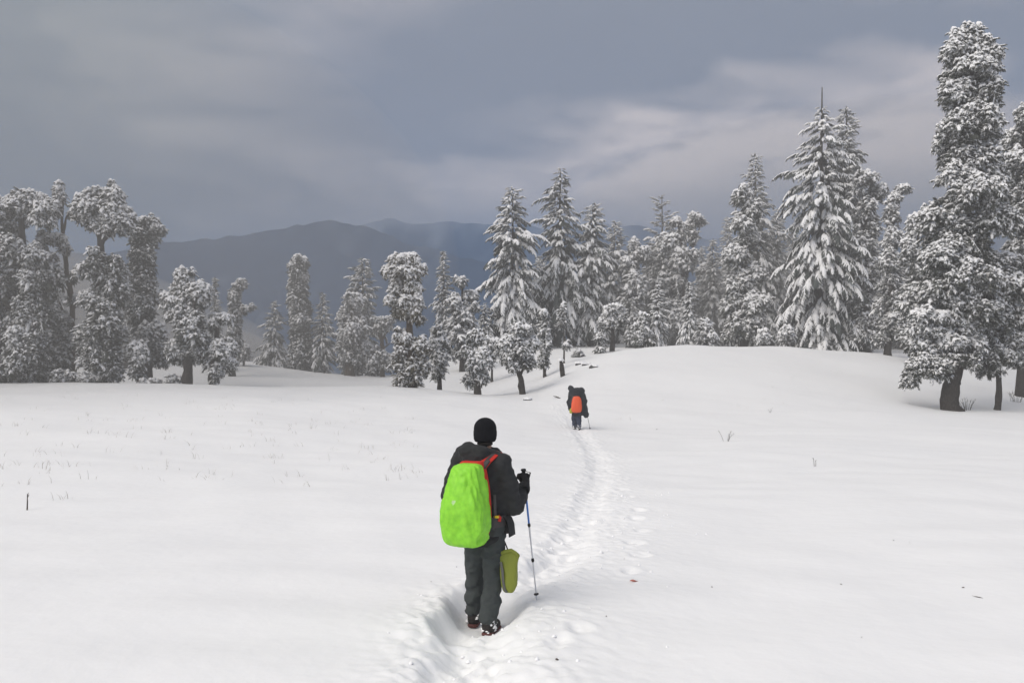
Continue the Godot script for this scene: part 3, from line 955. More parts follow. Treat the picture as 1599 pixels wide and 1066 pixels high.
	leafy("oak_tree", "oak with cloud-white clumped head on a bare brown stem", 641, 46.5, [[604, 422, 12, 9, 1.2], [622, 406, 14, 8, 1.2], [642, 404, 14, 8, 1.2], [654, 418, 10, 9, 1.2], [632, 426, 26, 12, .85], [620, 450, 13, 13, .95], [645, 448, 13, 14, 1.2], [610, 470, 11, 8, .9], [632, 474, 16, 11, 1.2], [652, 476, 12, 14, .8], [630, 488, 24, 8, .1], [652, 495, 13, 9, .1], [630, 530, 18, 14, .9], [656, 545, 16, 20, .75], [624, 560, 20, 22, .7], [650, 578, 20, 22, .6], [634, 596, 26, 14, .45]],
		[[[642, 615], [641, 560], [639, 510], [636, 420]], [[640, 560], [622, 530]], [[638, 480], [618, 440]], [[638, 475], [652, 430]]], .36, OLIVE, {"bark": "brown_bark", "group": mid, "size": .155})
	fir("fir_tree", "slim pointed fir rising behind the thin oak, right of the cloud-white tree", 692, 391, 22, 74, {"group": mid, "snow": .55})
	leafy("oak_tree", "thin pale oak with an open top beside the slim pointed fir", 722, 66, [[720, 440, 13, 11, .85], [735, 462, 13, 9, .8], [710, 475, 14, 14, .6], [725, 495, 20, 20, .6], [706, 505, 14, 12, .7], [742, 480, 8, 6, .7], [720, 535, 24, 22, .5]], [[[722, 590], [722, 520], [722, 440]], [[722, 500], [738, 470]]], .22, GREY, {"group": mid, "dens": .8})
	leafy("young_oak", "narrow snow-clad tree between the cloud-white tree and the notch", 683, 50, [[682, 514, 13, 9, .95], [690, 530, 11, 10, .8], [680, 545, 14, 16, .6], [688, 565, 12, 14, .55], [684, 582, 11, 12, .5]], [[[687, 610], [686, 580], [683, 520]]], .16, GREEN, {"group": mid})
	leafy("oak_tree", "squat tree on a thick leg at the left lip of the notch", 744, 46, [[740, 530, 17, 11, .9], [728, 552, 16, 14, .85], [755, 558, 17, 15, .8], [742, 570, 20, 16, .55], [735, 595, 13, 12, .4], [752, 588, 12, 12, .5]], [[[745, 624], [745, 600], [743, 545]]], .26, GREEN, {"group": mid})
	leafy("bush", "heap of snowed bushes in the notch behind the squat tree", 768, 60, [[763, 540, 18, 13, .9], [780, 546, 14, 12, .9], [752, 550, 13, 10, .8]], [[[768, 580], [768, 545]]], .1, GREEN, {"category": "bush", "group": shrubs})
	leafy("oak_tree", "mushroom-shaped snowy tree on a bent leg right of the notch", 814, 46, [[815, 515, 18, 9, 1], [798, 533, 19, 11, .95], [829, 536, 15, 13, .9], [808, 552, 22, 13, .65], [822, 566, 17, 12, .45], [800, 568, 12, 9, .5]], [[[816, 621], [814, 595], [808, 570], [813, 520]], [[812, 585], [826, 560]]], .2, GREEN, {"group": mid})
	leafy("young_oak", "slender ragged tree right of the mushroom-shaped one", 851, 54, [[850, 498, 9, 12, .6], [848, 525, 12, 18, .6], [852, 550, 10, 16, .55], [846, 565, 8, 8, .5]], [[[851, 592], [850, 560], [849, 495]]], .13, GREEN, {"group": mid})
	fir("fir_tree", "short fir at the left foot of the first tall fir", 757, 474, 24, 78, {"group": mid, "snow": .5})
	# ---- right wood, front rows
	fir("fir_tree", "tall ragged fir, first of the tall ones right of the valley", 800, 291, 47, 80, {"group": wood, "snow": .78, "round": .50, "droop": .45, "sparse": .8})
	fir("fir_tree", "tallest dark fir above the far hiker, with drooping white-ribbed boughs", 875, 263, 48, 84, {"group": wood, "snow": .5, "round": .55, "bare": .12, "droop": .5})
	fir("fir_tree", "broken-topped fir with long boughs bending right beside the tallest dark fir", 918, 317, 34, 84, {"group": wood, "snow": .62, "round": .4, "lean": .05, "bare": .14, "droop": .55})
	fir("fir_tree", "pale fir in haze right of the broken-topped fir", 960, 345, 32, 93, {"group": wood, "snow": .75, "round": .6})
	leafy("young_oak", "small round-headed tree on a thick stem before the pale fir", 957, 70, [[958, 487, 19, 10, 1], [946, 497, 12, 8, .9], [970, 499, 12, 9, .9], [958, 505, 18, 8, .5]], [[[956, 560], [957, 525], [958, 490]]], .24, GREEN, {"group": wood})
	leafy("young_oak", "stunted dark sapling left of the round-headed tree", 938, 69, [[938, 530, 9, 9, .4], [937, 547, 9, 7, .4], [940, 515, 5, 8, .6]], [[[938, 562], [938, 520]]], .1, DARK, {"group": wood})
	leafy("oak_tree", "narrow oak with stepped snow shelves behind the round-headed tree", 992, 82, [[988, 382, 9, 10, .9], [1002, 395, 15, 9, .95], [984, 420, 18, 18, .7], [996, 445, 20, 18, .7], [986, 475, 20, 20, .55], [996, 505, 19, 22, .5], [990, 530, 18, 14, .4]], [[[992, 550], [992, 470], [990, 380]]], .3, GREY, {"group": wood})
	fir("pine_tree", "open-branched pine with flat layers in the haze", 1034, 304, 37, 92, {"group": wood, "snow": .6, "round": .5, "gap": .85, "droop": -.05, "sparse": .9, "bare": .3, "tint": GREY})
	leafy("oak_tree", "broad oak with two knobbed heads right of the open-branched pine", 1066, 84, [[1058, 345, 11, 7, .9], [1070, 352, 9, 6, .8], [1086, 340, 12, 6, .9], [1095, 347, 8, 6, .7], [1078, 352, 9, 6, .6], [1066, 364, 12, 10, .6], [1082, 368, 9, 12, .5], [1048, 382, 24, 18, 1], [1066, 405, 24, 20, .85], [1052, 440, 24, 22, .75], [1072, 460, 22, 24, .6], [1054, 490, 24, 26, .6], [1072, 515, 22, 22, .55]], [[[1068, 550], [1068, 460], [1062, 350]], [[1070, 440], [1082, 390], [1086, 345]], [[1080, 385], [1090, 365], [1096, 350]], [[1066, 390], [1060, 360], [1056, 348]]], .32, GREY, {"group": wood})
	fir("young_fir", "small white fir before the broad two-knobbed oak", 1027, 442, 20, 68, {"group": wood, "snow": .95, "droop": .4})
	fir("young_fir", "small white fir, right of its twin, at the crest of the mound", 1076, 440, 18, 68, {"group": wood, "snow": .9, "droop": .4})
	leafy("bush", "white bush between the stepped oak and the small white fir", 1004, 67, [[1003, 508, 13, 16, .85], [1010, 528, 13, 12, .7], [997, 530, 10, 12, .6]], [[[1004, 550], [1004, 510]]], .08, GREEN, {"category": "bush", "group": shrubs})
	leafy("bush", "white bush right of the twin small firs at the mound's crest", 1099, 67, [[1098, 508, 14, 15, .75], [1104, 526, 16, 12, .6], [1090, 530, 10, 10, .6]], [[[1099, 550], [1099, 510]]], .08, GREY, {"category": "bush", "group": shrubs})
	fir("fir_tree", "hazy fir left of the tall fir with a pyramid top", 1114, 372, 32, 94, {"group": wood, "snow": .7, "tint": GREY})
	fir("fir_tree", "tall fir with a pyramid top behind the layered white oak", 1180, 239, 42, 86, {"group": wood, "snow": .6, "round": .62, "droop": .45})
	leafy("oak_tree", "tall layered white oak in front of the pyramid-topped fir", 1162, 74, [[1160, 308, 17, 12, .95], [1172, 328, 18, 14, .9], [1158, 350, 20, 15, .9], [1172, 375, 20, 16, .6], [1150, 400, 22, 16, .95], [1176, 425, 24, 14, 1], [1158, 445, 26, 18, .75], [1146, 475, 22, 20, .6], [1176, 478, 26, 20, .75], [1160, 508, 32, 20, .65], [1180, 522, 20, 14, .6], [1146, 525, 18, 12, .6]], [[[1162, 555], [1163, 470], [1164, 320]]], .36, GREEN, {"group": wood})
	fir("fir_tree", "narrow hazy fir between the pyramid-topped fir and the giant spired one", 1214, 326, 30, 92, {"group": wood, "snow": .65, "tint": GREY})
	fir("fir_tree", "giant fir with a bare spire and long white boughs", 1284, 166, 70, 71, {"group": wood, "snow": .82, "round": .52, "spike": 30, "droop": .55, "sparse": .75, "gap": .40})
	fir("fir_tree", "tall fir crowding the giant spired fir on its right", 1322, 166, 46, 80, {"group": wood, "snow": .6, "round": .5, "droop": .5})
	leafy("oak_tree", "tall oak with a shaggy white mop right of the giant fir", 1352, 70, [[1348, 280, 22, 11, 1], [1372, 296, 18, 10, .95], [1340, 300, 14, 14, .8], [1350, 325, 18, 18, .55], [1362, 355, 17, 22, .5], [1346, 390, 20, 26, .5], [1358, 430, 22, 28, .45], [1346, 470, 24, 28, .45], [1358, 510, 26, 26, .4], [1344, 530, 22, 18, .4]], [[[1352, 560], [1353, 460], [1352, 330], [1350, 285]], [[1353, 340], [1372, 300]]], .34, GREY, {"group": wood})
	leafy("crooked_tree", "crooked tree whose snowy top branch points right, before the big column", 1390, 64, [[1412, 296, 14, 6, .9], [1400, 308, 8, 8, .6], [1394, 335, 13, 18, .6], [1398, 372, 14, 22, .5], [1390, 410, 17, 24, .45], [1394, 445, 19, 22, .45], [1386, 480, 20, 22, .4], [1392, 512, 20, 20, .35], [1380, 530, 14, 10, .4]], [[[1386, 556], [1390, 490], [1393, 400], [1396, 330], [1410, 298]]], .26, GREY, {"group": wood})
	leafy("oak_tree", "white-tufted oak half hidden behind the great column tree's left side", 1436, 60, [[1432, 352, 16, 16, .8], [1424, 390, 18, 20, .65], [1442, 425, 22, 24, .65], [1428, 465, 22, 24, .7], [1442, 505, 22, 24, .5], [1428, 528, 16, 14, .4]], [[[1436, 570], [1436, 480], [1434, 360]]], .3, GREEN, {"group": wood})
	# ---- the great tree and its neighbours
	leafy("oak_tree", "great snow-clad column of an oak, tallest tree, with thick forked base", 1487, 42, [[1514, 58, 30, 18, .9], [1494, 84, 28, 20, .9], [1535, 90, 28, 22, .9], [1512, 112, 40, 20, .85], [1495, 145, 30, 22, .85], [1535, 148, 30, 22, .75], [1516, 172, 42, 22, .6], [1498, 205, 36, 24, .55], [1540, 212, 32, 24, .55], [1518, 188, 36, 24, .6], [1506, 228, 40, 24, .55], [1524, 262, 42, 24, .6], [1500, 472, 38, 20, .6], [1522, 490, 34, 18, .5], [1516, 245, 46, 26, .65], [1486, 275, 34, 24, .8], [1540, 280, 36, 26, .5], [1512, 310, 54, 28, .6], [1480, 342, 36, 26, .75], [1545, 345, 36, 28, .5], [1510, 375, 58, 28, .5], [1472, 405, 36, 26, .6], [1540, 410, 42, 28, .5], [1500, 440, 60, 28, .55], [1462, 458, 30, 20, .8], [1545, 455, 34, 24, .45],
		[1446, 494, 26, 9, 1.2], [1478, 498, 28, 10, 1.2], [1508, 512, 26, 11, 1.2], [1460, 520, 30, 10, 1.2], [1490, 538, 32, 11, 1.2], [1442, 512, 24, 12, .9], [1444, 545, 30, 18, .75], [1500, 562, 36, 16, .5], [1436, 572, 26, 20, .6], [1424, 594, 13, 14, .7], [1462, 575, 26, 16, .4], [1520, 545, 22, 24, .5]],
		[[[1488, 648], [1484, 612], [1492, 560], [1506, 450], [1514, 250], [1515, 70]], [[1487, 600], [1465, 570], [1440, 555]], [[1495, 600], [1506, 570], [1520, 545]], [[1492, 570], [1470, 520]]], .44, GREEN, {"size": .13, "group": wood})
	leafy("oak_tree", "snowy tree on a thin straight stem beside the great column", 1556, 43, [[1562, 408, 26, 10, 1], [1592, 412, 22, 10, 1], [1536, 436, 24, 11, 1], [1572, 450, 38, 18, .6], [1545, 470, 32, 18, .5], [1590, 490, 28, 22, .55], [1555, 498, 34, 18, .6], [1540, 525, 26, 18, .55], [1580, 530, 26, 20, .5], [1556, 556, 28, 16, .35], [1552, 576, 24, 12, .3], [1590, 560, 18, 16, .45]], [[[1556, 648], [1559, 605], [1560, 530], [1566, 420]], [[1560, 540], [1585, 500]], [[1560, 520], [1540, 470]]], .17, GREEN, {"size": .135, "group": wood})
	leafy("oak_tree", "tall tree cut by the right edge behind the thin-stemmed one", 1596, 50, [[1592, 180, 14, 18, .7], [1600, 215, 24, 24, .7], [1590, 255, 26, 24, .75], [1604, 300, 34, 28, .7], [1588, 340, 30, 28, .5], [1606, 385, 40, 32, .5], [1596, 430, 36, 32, .5], [1615, 480, 40, 40, .5], [1640, 300, 40, 100, .5]], [[[1600, 640], [1600, 480], [1600, 200]]], .4, GREEN, {"group": wood})
	leafy("oak_tree", "low hanging spray of leaves at the right edge by the dry stems", 1624, 43, [[1606, 535, 14, 26, .6], [1602, 560, 10, 14, .5], [1620, 500, 26, 30, .6]], [[[1624, 648], [1622, 570], [1620, 500]]], .16, GREEN, {"group": wood})
	# ---- hazy back rows
	var back := "hazy trees at the back of the wood"
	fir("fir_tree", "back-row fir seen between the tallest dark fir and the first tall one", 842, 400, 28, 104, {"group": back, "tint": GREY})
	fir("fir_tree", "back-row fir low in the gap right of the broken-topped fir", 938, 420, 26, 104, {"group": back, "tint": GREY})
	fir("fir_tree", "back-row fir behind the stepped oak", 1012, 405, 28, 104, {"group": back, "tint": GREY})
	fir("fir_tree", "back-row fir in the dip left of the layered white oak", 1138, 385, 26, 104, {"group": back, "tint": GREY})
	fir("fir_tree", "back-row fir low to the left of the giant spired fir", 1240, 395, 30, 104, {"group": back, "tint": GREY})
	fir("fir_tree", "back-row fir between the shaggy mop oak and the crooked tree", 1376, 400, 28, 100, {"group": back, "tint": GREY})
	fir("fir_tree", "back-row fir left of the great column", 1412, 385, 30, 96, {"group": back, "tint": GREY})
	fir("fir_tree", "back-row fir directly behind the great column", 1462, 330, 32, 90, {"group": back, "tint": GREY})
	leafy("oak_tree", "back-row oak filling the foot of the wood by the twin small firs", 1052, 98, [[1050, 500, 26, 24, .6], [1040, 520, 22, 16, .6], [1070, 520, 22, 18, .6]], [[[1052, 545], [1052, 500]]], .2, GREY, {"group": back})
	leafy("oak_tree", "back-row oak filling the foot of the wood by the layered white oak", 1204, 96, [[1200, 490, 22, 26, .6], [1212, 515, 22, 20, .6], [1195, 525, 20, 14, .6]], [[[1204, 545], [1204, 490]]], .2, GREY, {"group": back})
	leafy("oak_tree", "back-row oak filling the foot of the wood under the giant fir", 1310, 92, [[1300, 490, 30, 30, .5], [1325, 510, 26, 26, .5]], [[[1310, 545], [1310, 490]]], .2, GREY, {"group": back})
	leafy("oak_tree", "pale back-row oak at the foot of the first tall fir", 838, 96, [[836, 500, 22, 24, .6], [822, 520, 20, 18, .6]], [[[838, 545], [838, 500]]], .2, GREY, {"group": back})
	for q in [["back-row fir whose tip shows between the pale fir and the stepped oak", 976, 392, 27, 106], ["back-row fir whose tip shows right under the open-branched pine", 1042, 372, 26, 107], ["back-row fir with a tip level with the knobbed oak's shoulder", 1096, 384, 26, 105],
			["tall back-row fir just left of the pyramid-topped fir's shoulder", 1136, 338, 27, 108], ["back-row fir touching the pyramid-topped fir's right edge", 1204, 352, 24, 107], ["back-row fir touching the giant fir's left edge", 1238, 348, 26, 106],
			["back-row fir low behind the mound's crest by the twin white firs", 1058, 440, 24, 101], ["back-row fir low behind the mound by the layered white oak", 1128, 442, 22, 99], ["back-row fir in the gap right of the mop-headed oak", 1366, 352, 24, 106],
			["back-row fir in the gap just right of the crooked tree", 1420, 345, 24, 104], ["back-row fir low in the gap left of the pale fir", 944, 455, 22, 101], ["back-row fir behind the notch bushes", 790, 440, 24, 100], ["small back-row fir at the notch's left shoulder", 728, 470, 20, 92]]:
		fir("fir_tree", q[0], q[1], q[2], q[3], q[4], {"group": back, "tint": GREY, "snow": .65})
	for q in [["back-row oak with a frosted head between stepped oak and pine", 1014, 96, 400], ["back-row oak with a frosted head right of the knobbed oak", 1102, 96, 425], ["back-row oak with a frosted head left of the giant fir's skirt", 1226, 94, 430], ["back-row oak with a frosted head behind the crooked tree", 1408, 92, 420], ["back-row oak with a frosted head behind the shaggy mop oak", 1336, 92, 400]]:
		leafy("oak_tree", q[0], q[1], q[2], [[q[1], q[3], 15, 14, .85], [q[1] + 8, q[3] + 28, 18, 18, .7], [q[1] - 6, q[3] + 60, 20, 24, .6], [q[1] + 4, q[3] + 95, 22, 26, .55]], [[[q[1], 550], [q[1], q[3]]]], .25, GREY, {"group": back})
	# ---- notch undergrowth
	leafy("bush", "dark round bush on the snow below the tallest dark fir", 905, 66, [[905, 555, 12, 10, .35]], [[[905, 572], [905, 556]]], .06, GREY, {"category": "bush", "size": .17, "group": shrubs})
	leafy("bush", "white bush right of the layered white oak at the wood's foot", 1192, 66, [[1192, 528, 12, 9, .8]], [[[1192, 545], [1192, 530]]], .06, GREY, {"category": "bush", "group": shrubs})
	leafy("bush", "small bush under the giant fir's left skirt", 1230, 64, [[1230, 524, 14, 13, .6]], [[[1230, 545], [1230, 530]]], .06, GREY, {"category": "bush", "group": shrubs})
	leafy("sapling", "thin leafless sapling with a few tufts right of the slender ragged tree", 881, 62, [[880, 485, 8, 8, .6], [878, 505, 10, 8, .5], [884, 540, 6, 6, .5]], [[[881, 585], [881, 540], [880, 480]]], .08, GREY, {"group": mid, "dens": .7})
	print("trees ", tree_count, " sprays ", spray_count)

# ------------------------------------------------------------------ soft-joined bodies

# distance field of rounded limbs, joined smoothly and meshed with surface nets
class Blob:
	var o: Vector3
	var h: float
	var nx: int
	var ny: int
	var nz: int
	var k: float
	var acc: PackedFloat32Array
	var wrinkle: FastNoiseLite
	var wr_amp := 0.0
	var wr_scale := Vector3.ONE

	func _init(lo: Vector3, hi: Vector3, cell: float, kk: float):
		o = lo; h = cell; k = kk
		nx = int((hi.x - lo.x) / h) + 2
		ny = int((hi.y - lo.y) / h) + 2
		nz = int((hi.z - lo.z) / h) + 2
		acc.resize(nx * ny * nz)

	# tapered limb from a to b; flattened along axis fl by the factor fs; sign -1 carves
	func limb(a: Vector3, b: Vector3, ra: float, rb: float, fl := Vector3.ZERO, fs := 1.0, sign := 1.0):
		var m := maxf(ra, rb) * maxf(1.0, fs) + 2.5 * h + 2.0 / k
		var lo := (a.min(b) - Vector3.ONE * m - o) / h
		var hi := (a.max(b) + Vector3.ONE * m - o) / h
		var ab := b - a
		var flat := fs != 1.0
		if flat: ab += fl * (fl.dot(ab) * (1.0 / fs - 1.0))
		var l2 := maxf(ab.length_squared(), 1e-9)
		var ds := sqrt(fs) if flat and fs < 1.0 else 1.0
		for iz in range(maxi(int(lo.z), 0), mini(int(hi.z) + 1, nz)):
			for iy in range(maxi(int(lo.y), 0), mini(int(hi.y) + 1, ny)):
				var at := (iz * ny + iy) * nx
				for ix in range(maxi(int(lo.x), 0), mini(int(hi.x) + 1, nx)):
					var p := o + Vector3(ix, iy, iz) * h - a
					if flat: p += fl * (fl.dot(p) * (1.0 / fs - 1.0))
					var t := clampf(p.dot(ab) / l2, 0.0, 1.0)
					var d := ((p - ab * t).length() - lerpf(ra, rb, t)) * ds
					if sign > 0.0: acc[at + ix] += exp(-k * maxf(d, -0.12))
					elif d < 2.0 * h: acc[at + ix] = minf(acc[at + ix], exp(k * clampf(d, -3.0 * h, 2.0 * h)))

	func chain(pts: Array, radii: Array, fl := Vector3.ZERO, fs := 1.0):
		for i in pts.size() - 1: limb(pts[i], pts[i + 1], radii[i], radii[i + 1], fl, fs)

	func build() -> Array:
		var f := acc.duplicate()
		var big := 2.2 * h
		var at := 0
		for iz in nz:
			for iy in ny:
				for ix in nx:
					var e := acc[at]
					var d := big
					if e > 1e-6:
						d = -log(e) / k
						if wr_amp > 0.0 and absf(d) < 0.05:
							d += wr_amp * wrinkle.get_noise_3d((o.x + ix * h) * wr_scale.x, (o.y + iy * h) * wr_scale.y, (o.z + iz * h) * wr_scale.z)
					f[at] = clampf(d, -big, big)
					at += 1
		var v := PackedVector3Array()
		var idx := PackedInt32Array()
		var cell := {}
		var sy := nx
		var sz := nx * ny
		for iz in nz - 1:
			for iy in ny - 1:
				for ix in nx - 1:
					var b := iz * sz + iy * sy + ix
					var c := [f[b], f[b + 1], f[b + sy], f[b + sy + 1], f[b + sz], f[b + sz + 1], f[b + sz + sy], f[b + sz + sy + 1]]
					var n := 0
					for q in c:
						if q < 0.0: n += 1
					if n == 0 or n == 8: continue
					var s := Vector3.ZERO
					var cnt := 0
					for e in [[0, 1], [2, 3], [4, 5], [6, 7], [0, 2], [1, 3], [4, 6], [5, 7], [0, 4], [1, 5], [2, 6], [3, 7]]:
						var fa: float = c[e[0]]
						var fb: float = c[e[1]]
						if (fa < 0.0) != (fb < 0.0):
							var t := fa / (fa - fb)
							var pa := Vector3(e[0] & 1, (e[0] >> 1) & 1, e[0] >> 2)
							var pb := Vector3(e[1] & 1, (e[1] >> 1) & 1, e[1] >> 2)
							s += pa.lerp(pb, t)
							cnt += 1
					cell[b] = v.size()
					v.append(o + (Vector3(ix, iy, iz) + s / cnt) * h)
		for b in cell:
			var fa := f[b]
			for ax in 3:
				var st: int = [1, sy, sz][ax]
				var u: int = [sy, sz, 1][ax]
				var w: int = [sz, 1, sy][ax]
				if (fa < 0.0) == (f[b + st] < 0.0): continue
				if not (cell.has(b - u) and cell.has(b - w) and cell.has(b - u - w)): continue
				var q := [cell[b - u - w], cell[b - w], cell[b], cell[b - u]]
				if fa < 0.0: idx.append_array([q[0], q[2], q[1], q[0], q[3], q[2]])
				else: idx.append_array([q[0], q[1], q[2], q[0], q[2], q[3]])
		return [v, idx]

func blob_mesh(b: Blob) -> ArrayMesh:
	var r := b.build()
	return array_mesh(r[0], normals_of(r[0], r[1]), r[1])

func cloth(b: Blob, amp: float, scale: Vector3, sd: int):
	b.wrinkle = FastNoiseLite.new()
	b.wrinkle.seed = sd
	b.wrinkle.frequency = 1.0
	b.wrinkle.fractal_octaves = 3
	b.wr_amp = amp
	b.wr_scale = scale

# a head of unit size about the origin, face towards -z, as a Blob of skull, jaw, nose, ears, brows and lips
func head_blob() -> Blob:
	var b := Blob.new(Vector3(-.115, -.20, -.15), Vector3(.115, .14, .13), 0.0058, 130.0)
	b.limb(Vector3(0, .03, .02), Vector3(0, .035, -.01), .086, .080)
	b.limb(Vector3(0, -.02, -.03), Vector3(0, -.075, -.062), .066, .040)
	b.limb(Vector3(0, -.085, -.075), Vector3(0, -.088, -.082), .022, .018)
	b.limb(Vector3(0, -.03, .02), Vector3(0, -.19, .03), .055, .058)
	b.limb(Vector3(0, .012, -.092), Vector3(0, -.028, -.112), .010, .015)
	b.limb(Vector3(-.016, -.030, -.10), Vector3(.016, -.030, -.10), .010, .010)
	for s in [-1.0, 1.0]:
		b.limb(Vector3(s * .015, .026, -.090), Vector3(s * .048, .028, -.078), .011, .010)
		b.limb(Vector3(s * .045, -.025, -.070), Vector3(s * .055, -.015, -.05), .020, .018)
		b.limb(Vector3(s * .086, .015, .012), Vector3(s * .082, -.035, .004), .014, .010, Vector3(1, 0, 0), 0.5)
	b.limb(Vector3(-.02, -.055, -.094), Vector3(.02, -.055, -.094), .009, .009)
	b.limb(Vector3(-.018, -.066, -.092), Vector3(.018, -.066, -.092), .009, .009)
	return b

func eyes_and_mouth(parent: Node3D, at: Vector3):
	for s in [-1.0, 1.0]:
		var m := SphereMesh.new()
		m.radius = 0.0115; m.height = 0.023; m.radial_segments = 12; m.rings = 6
		var e := part("eye", m, M.eye, parent)
		e.position = at + Vector3(s * .031, .008, -.082)
	part("lips", tube([at + Vector3(-.022, -.060, -.096), at + Vector3(-.01, -.0605, -.102), at + Vector3(.01, -.0605, -.102), at + Vector3(.022, -.060, -.096)], [.002, .006, .006, .002], 6), M.lips, parent)

# a gloved hand: wrist at the origin, fingers along -z, palm down, thumb towards -x for side = 1; curl 0..1
func glove_mesh(side: float, curl: float, cell := 0.0042) -> ArrayMesh:
	var b := Blob.new(Vector3(-.10, -.13, -.20), Vector3(.10, .07, .09), cell, 210.0)
	b.limb(Vector3(0, 0, .07), Vector3(0, 0, 0), .043, .036, Vector3.UP, .8)
	for q in 4:
		var x := (-.030 + .020 * q) * side
		b.limb(Vector3(x * .7, 0, -.005), Vector3(x, .004, -.088), .019, .015, Vector3.UP, .85)
		var length: float = [.072, .082, .076, .058][q]
		var p := Vector3(x, .003, -.092)
		var ang := 0.35 + curl * 0.9
		for s in 3:
			var seg: float = length * [.42, .32, .26][s]
			var n := p + Vector3((-.06 + .04 * q) * side * seg, -sin(ang), -cos(ang)) * seg
			b.limb(p, n, .0125 - .001 * s, .0115 - .001 * s)
			p = n
			ang += 0.25 + curl * 0.85
	var t0 := Vector3(-.026 * side, -.008, -.022)
	var t1 := Vector3(-.052 * side, -.024, -.058)
	var t2 := t1 + Vector3(-.004 * side + .024 * side * curl, -.022 - .010 * curl, -.022)
	var t3 := t2 + Vector3(.010 * side + .018 * side * curl, -.014, -.016)
	b.chain([t0, t1, t2, t3], [.018, .0155, .0135, .0115])
	return blob_mesh(b)

# a soft bag: rounded rectangular section whose half width / half depth follow the rows [y, halfw, halfd, dx, dz]
func bag_mesh(rows: Array, power := 3.2, steps := 44, amp := 0.006, sd := 1, folds := 0.0) -> ArrayMesh:
	var n := FastNoiseLite.new(); n.seed = sd; n.frequency = 1.0; n.fractal_octaves = 3
	var out := []
	var count := 46
	for j in count + 1:
		var g := float(j) / count * (rows.size() - 1)
		var k := mini(int(g), rows.size() - 2)
		var f := g - k
		var q := []
		for c in 5:
			q.append(cubic_interpolate(rows[k][c], rows[k + 1][c], rows[maxi(k - 1, 0)][c], rows[mini(k + 2, rows.size() - 1)][c], f))
		var line := PackedVector3Array()
		for i in steps:
			var a := TAU * i / steps
			var ca := cos(a)
			var sa := sin(a)
			var e := 2.0 / power
			var x: float = signf(ca) * pow(absf(ca), e) * maxf(q[1], 0.001)
			var z: float = signf(sa) * pow(absf(sa), e) * maxf(q[2], 0.001)
			var p := Vector3(x + q[3], q[0], z + q[4])
			var out_dir := Vector3(x, 0, z).normalized()
			# soft dents and slanting tension folds
			var w := n.get_noise_3d(p.x * 5.0, p.y * 3.0, p.z * 5.0) * amp
			if folds > 0.0:
				w += folds * (0.5 - absf(n.get_noise_3d(p.x * 10.0 + p.y * 4.0, p.y * 1.8 - p.x * 1.5, p.z * 10.0)) * 2.0)
			line.append(p + out_dir * w)
		out.append(line)
	return skin(out, true)

# a flat strap through points, facing along the given normals
func strap_mesh(pts: Array, facing: Array, half: float, thick: float) -> ArrayMesh:
	var rows := []
	for i in pts.size():
		var t: Vector3 = (pts[mini(i + 1, pts.size() - 1)] - pts[maxi(i - 1, 0)]).normalized()
		var n: Vector3 = facing[i]
		n = (n - t * n.dot(t)).normalized()
		var s := t.cross(n)
		var p: Vector3 = pts[i]
		rows.append(PackedVector3Array([p - s * half - n * thick, p + s * half - n * thick, p + s * half * 0.96 + n * thick, p - s * half * 0.96 + n * thick]))
	return skin(rows, true)

const TURN := -0.44      # the near hiker faces up the trail, to the right

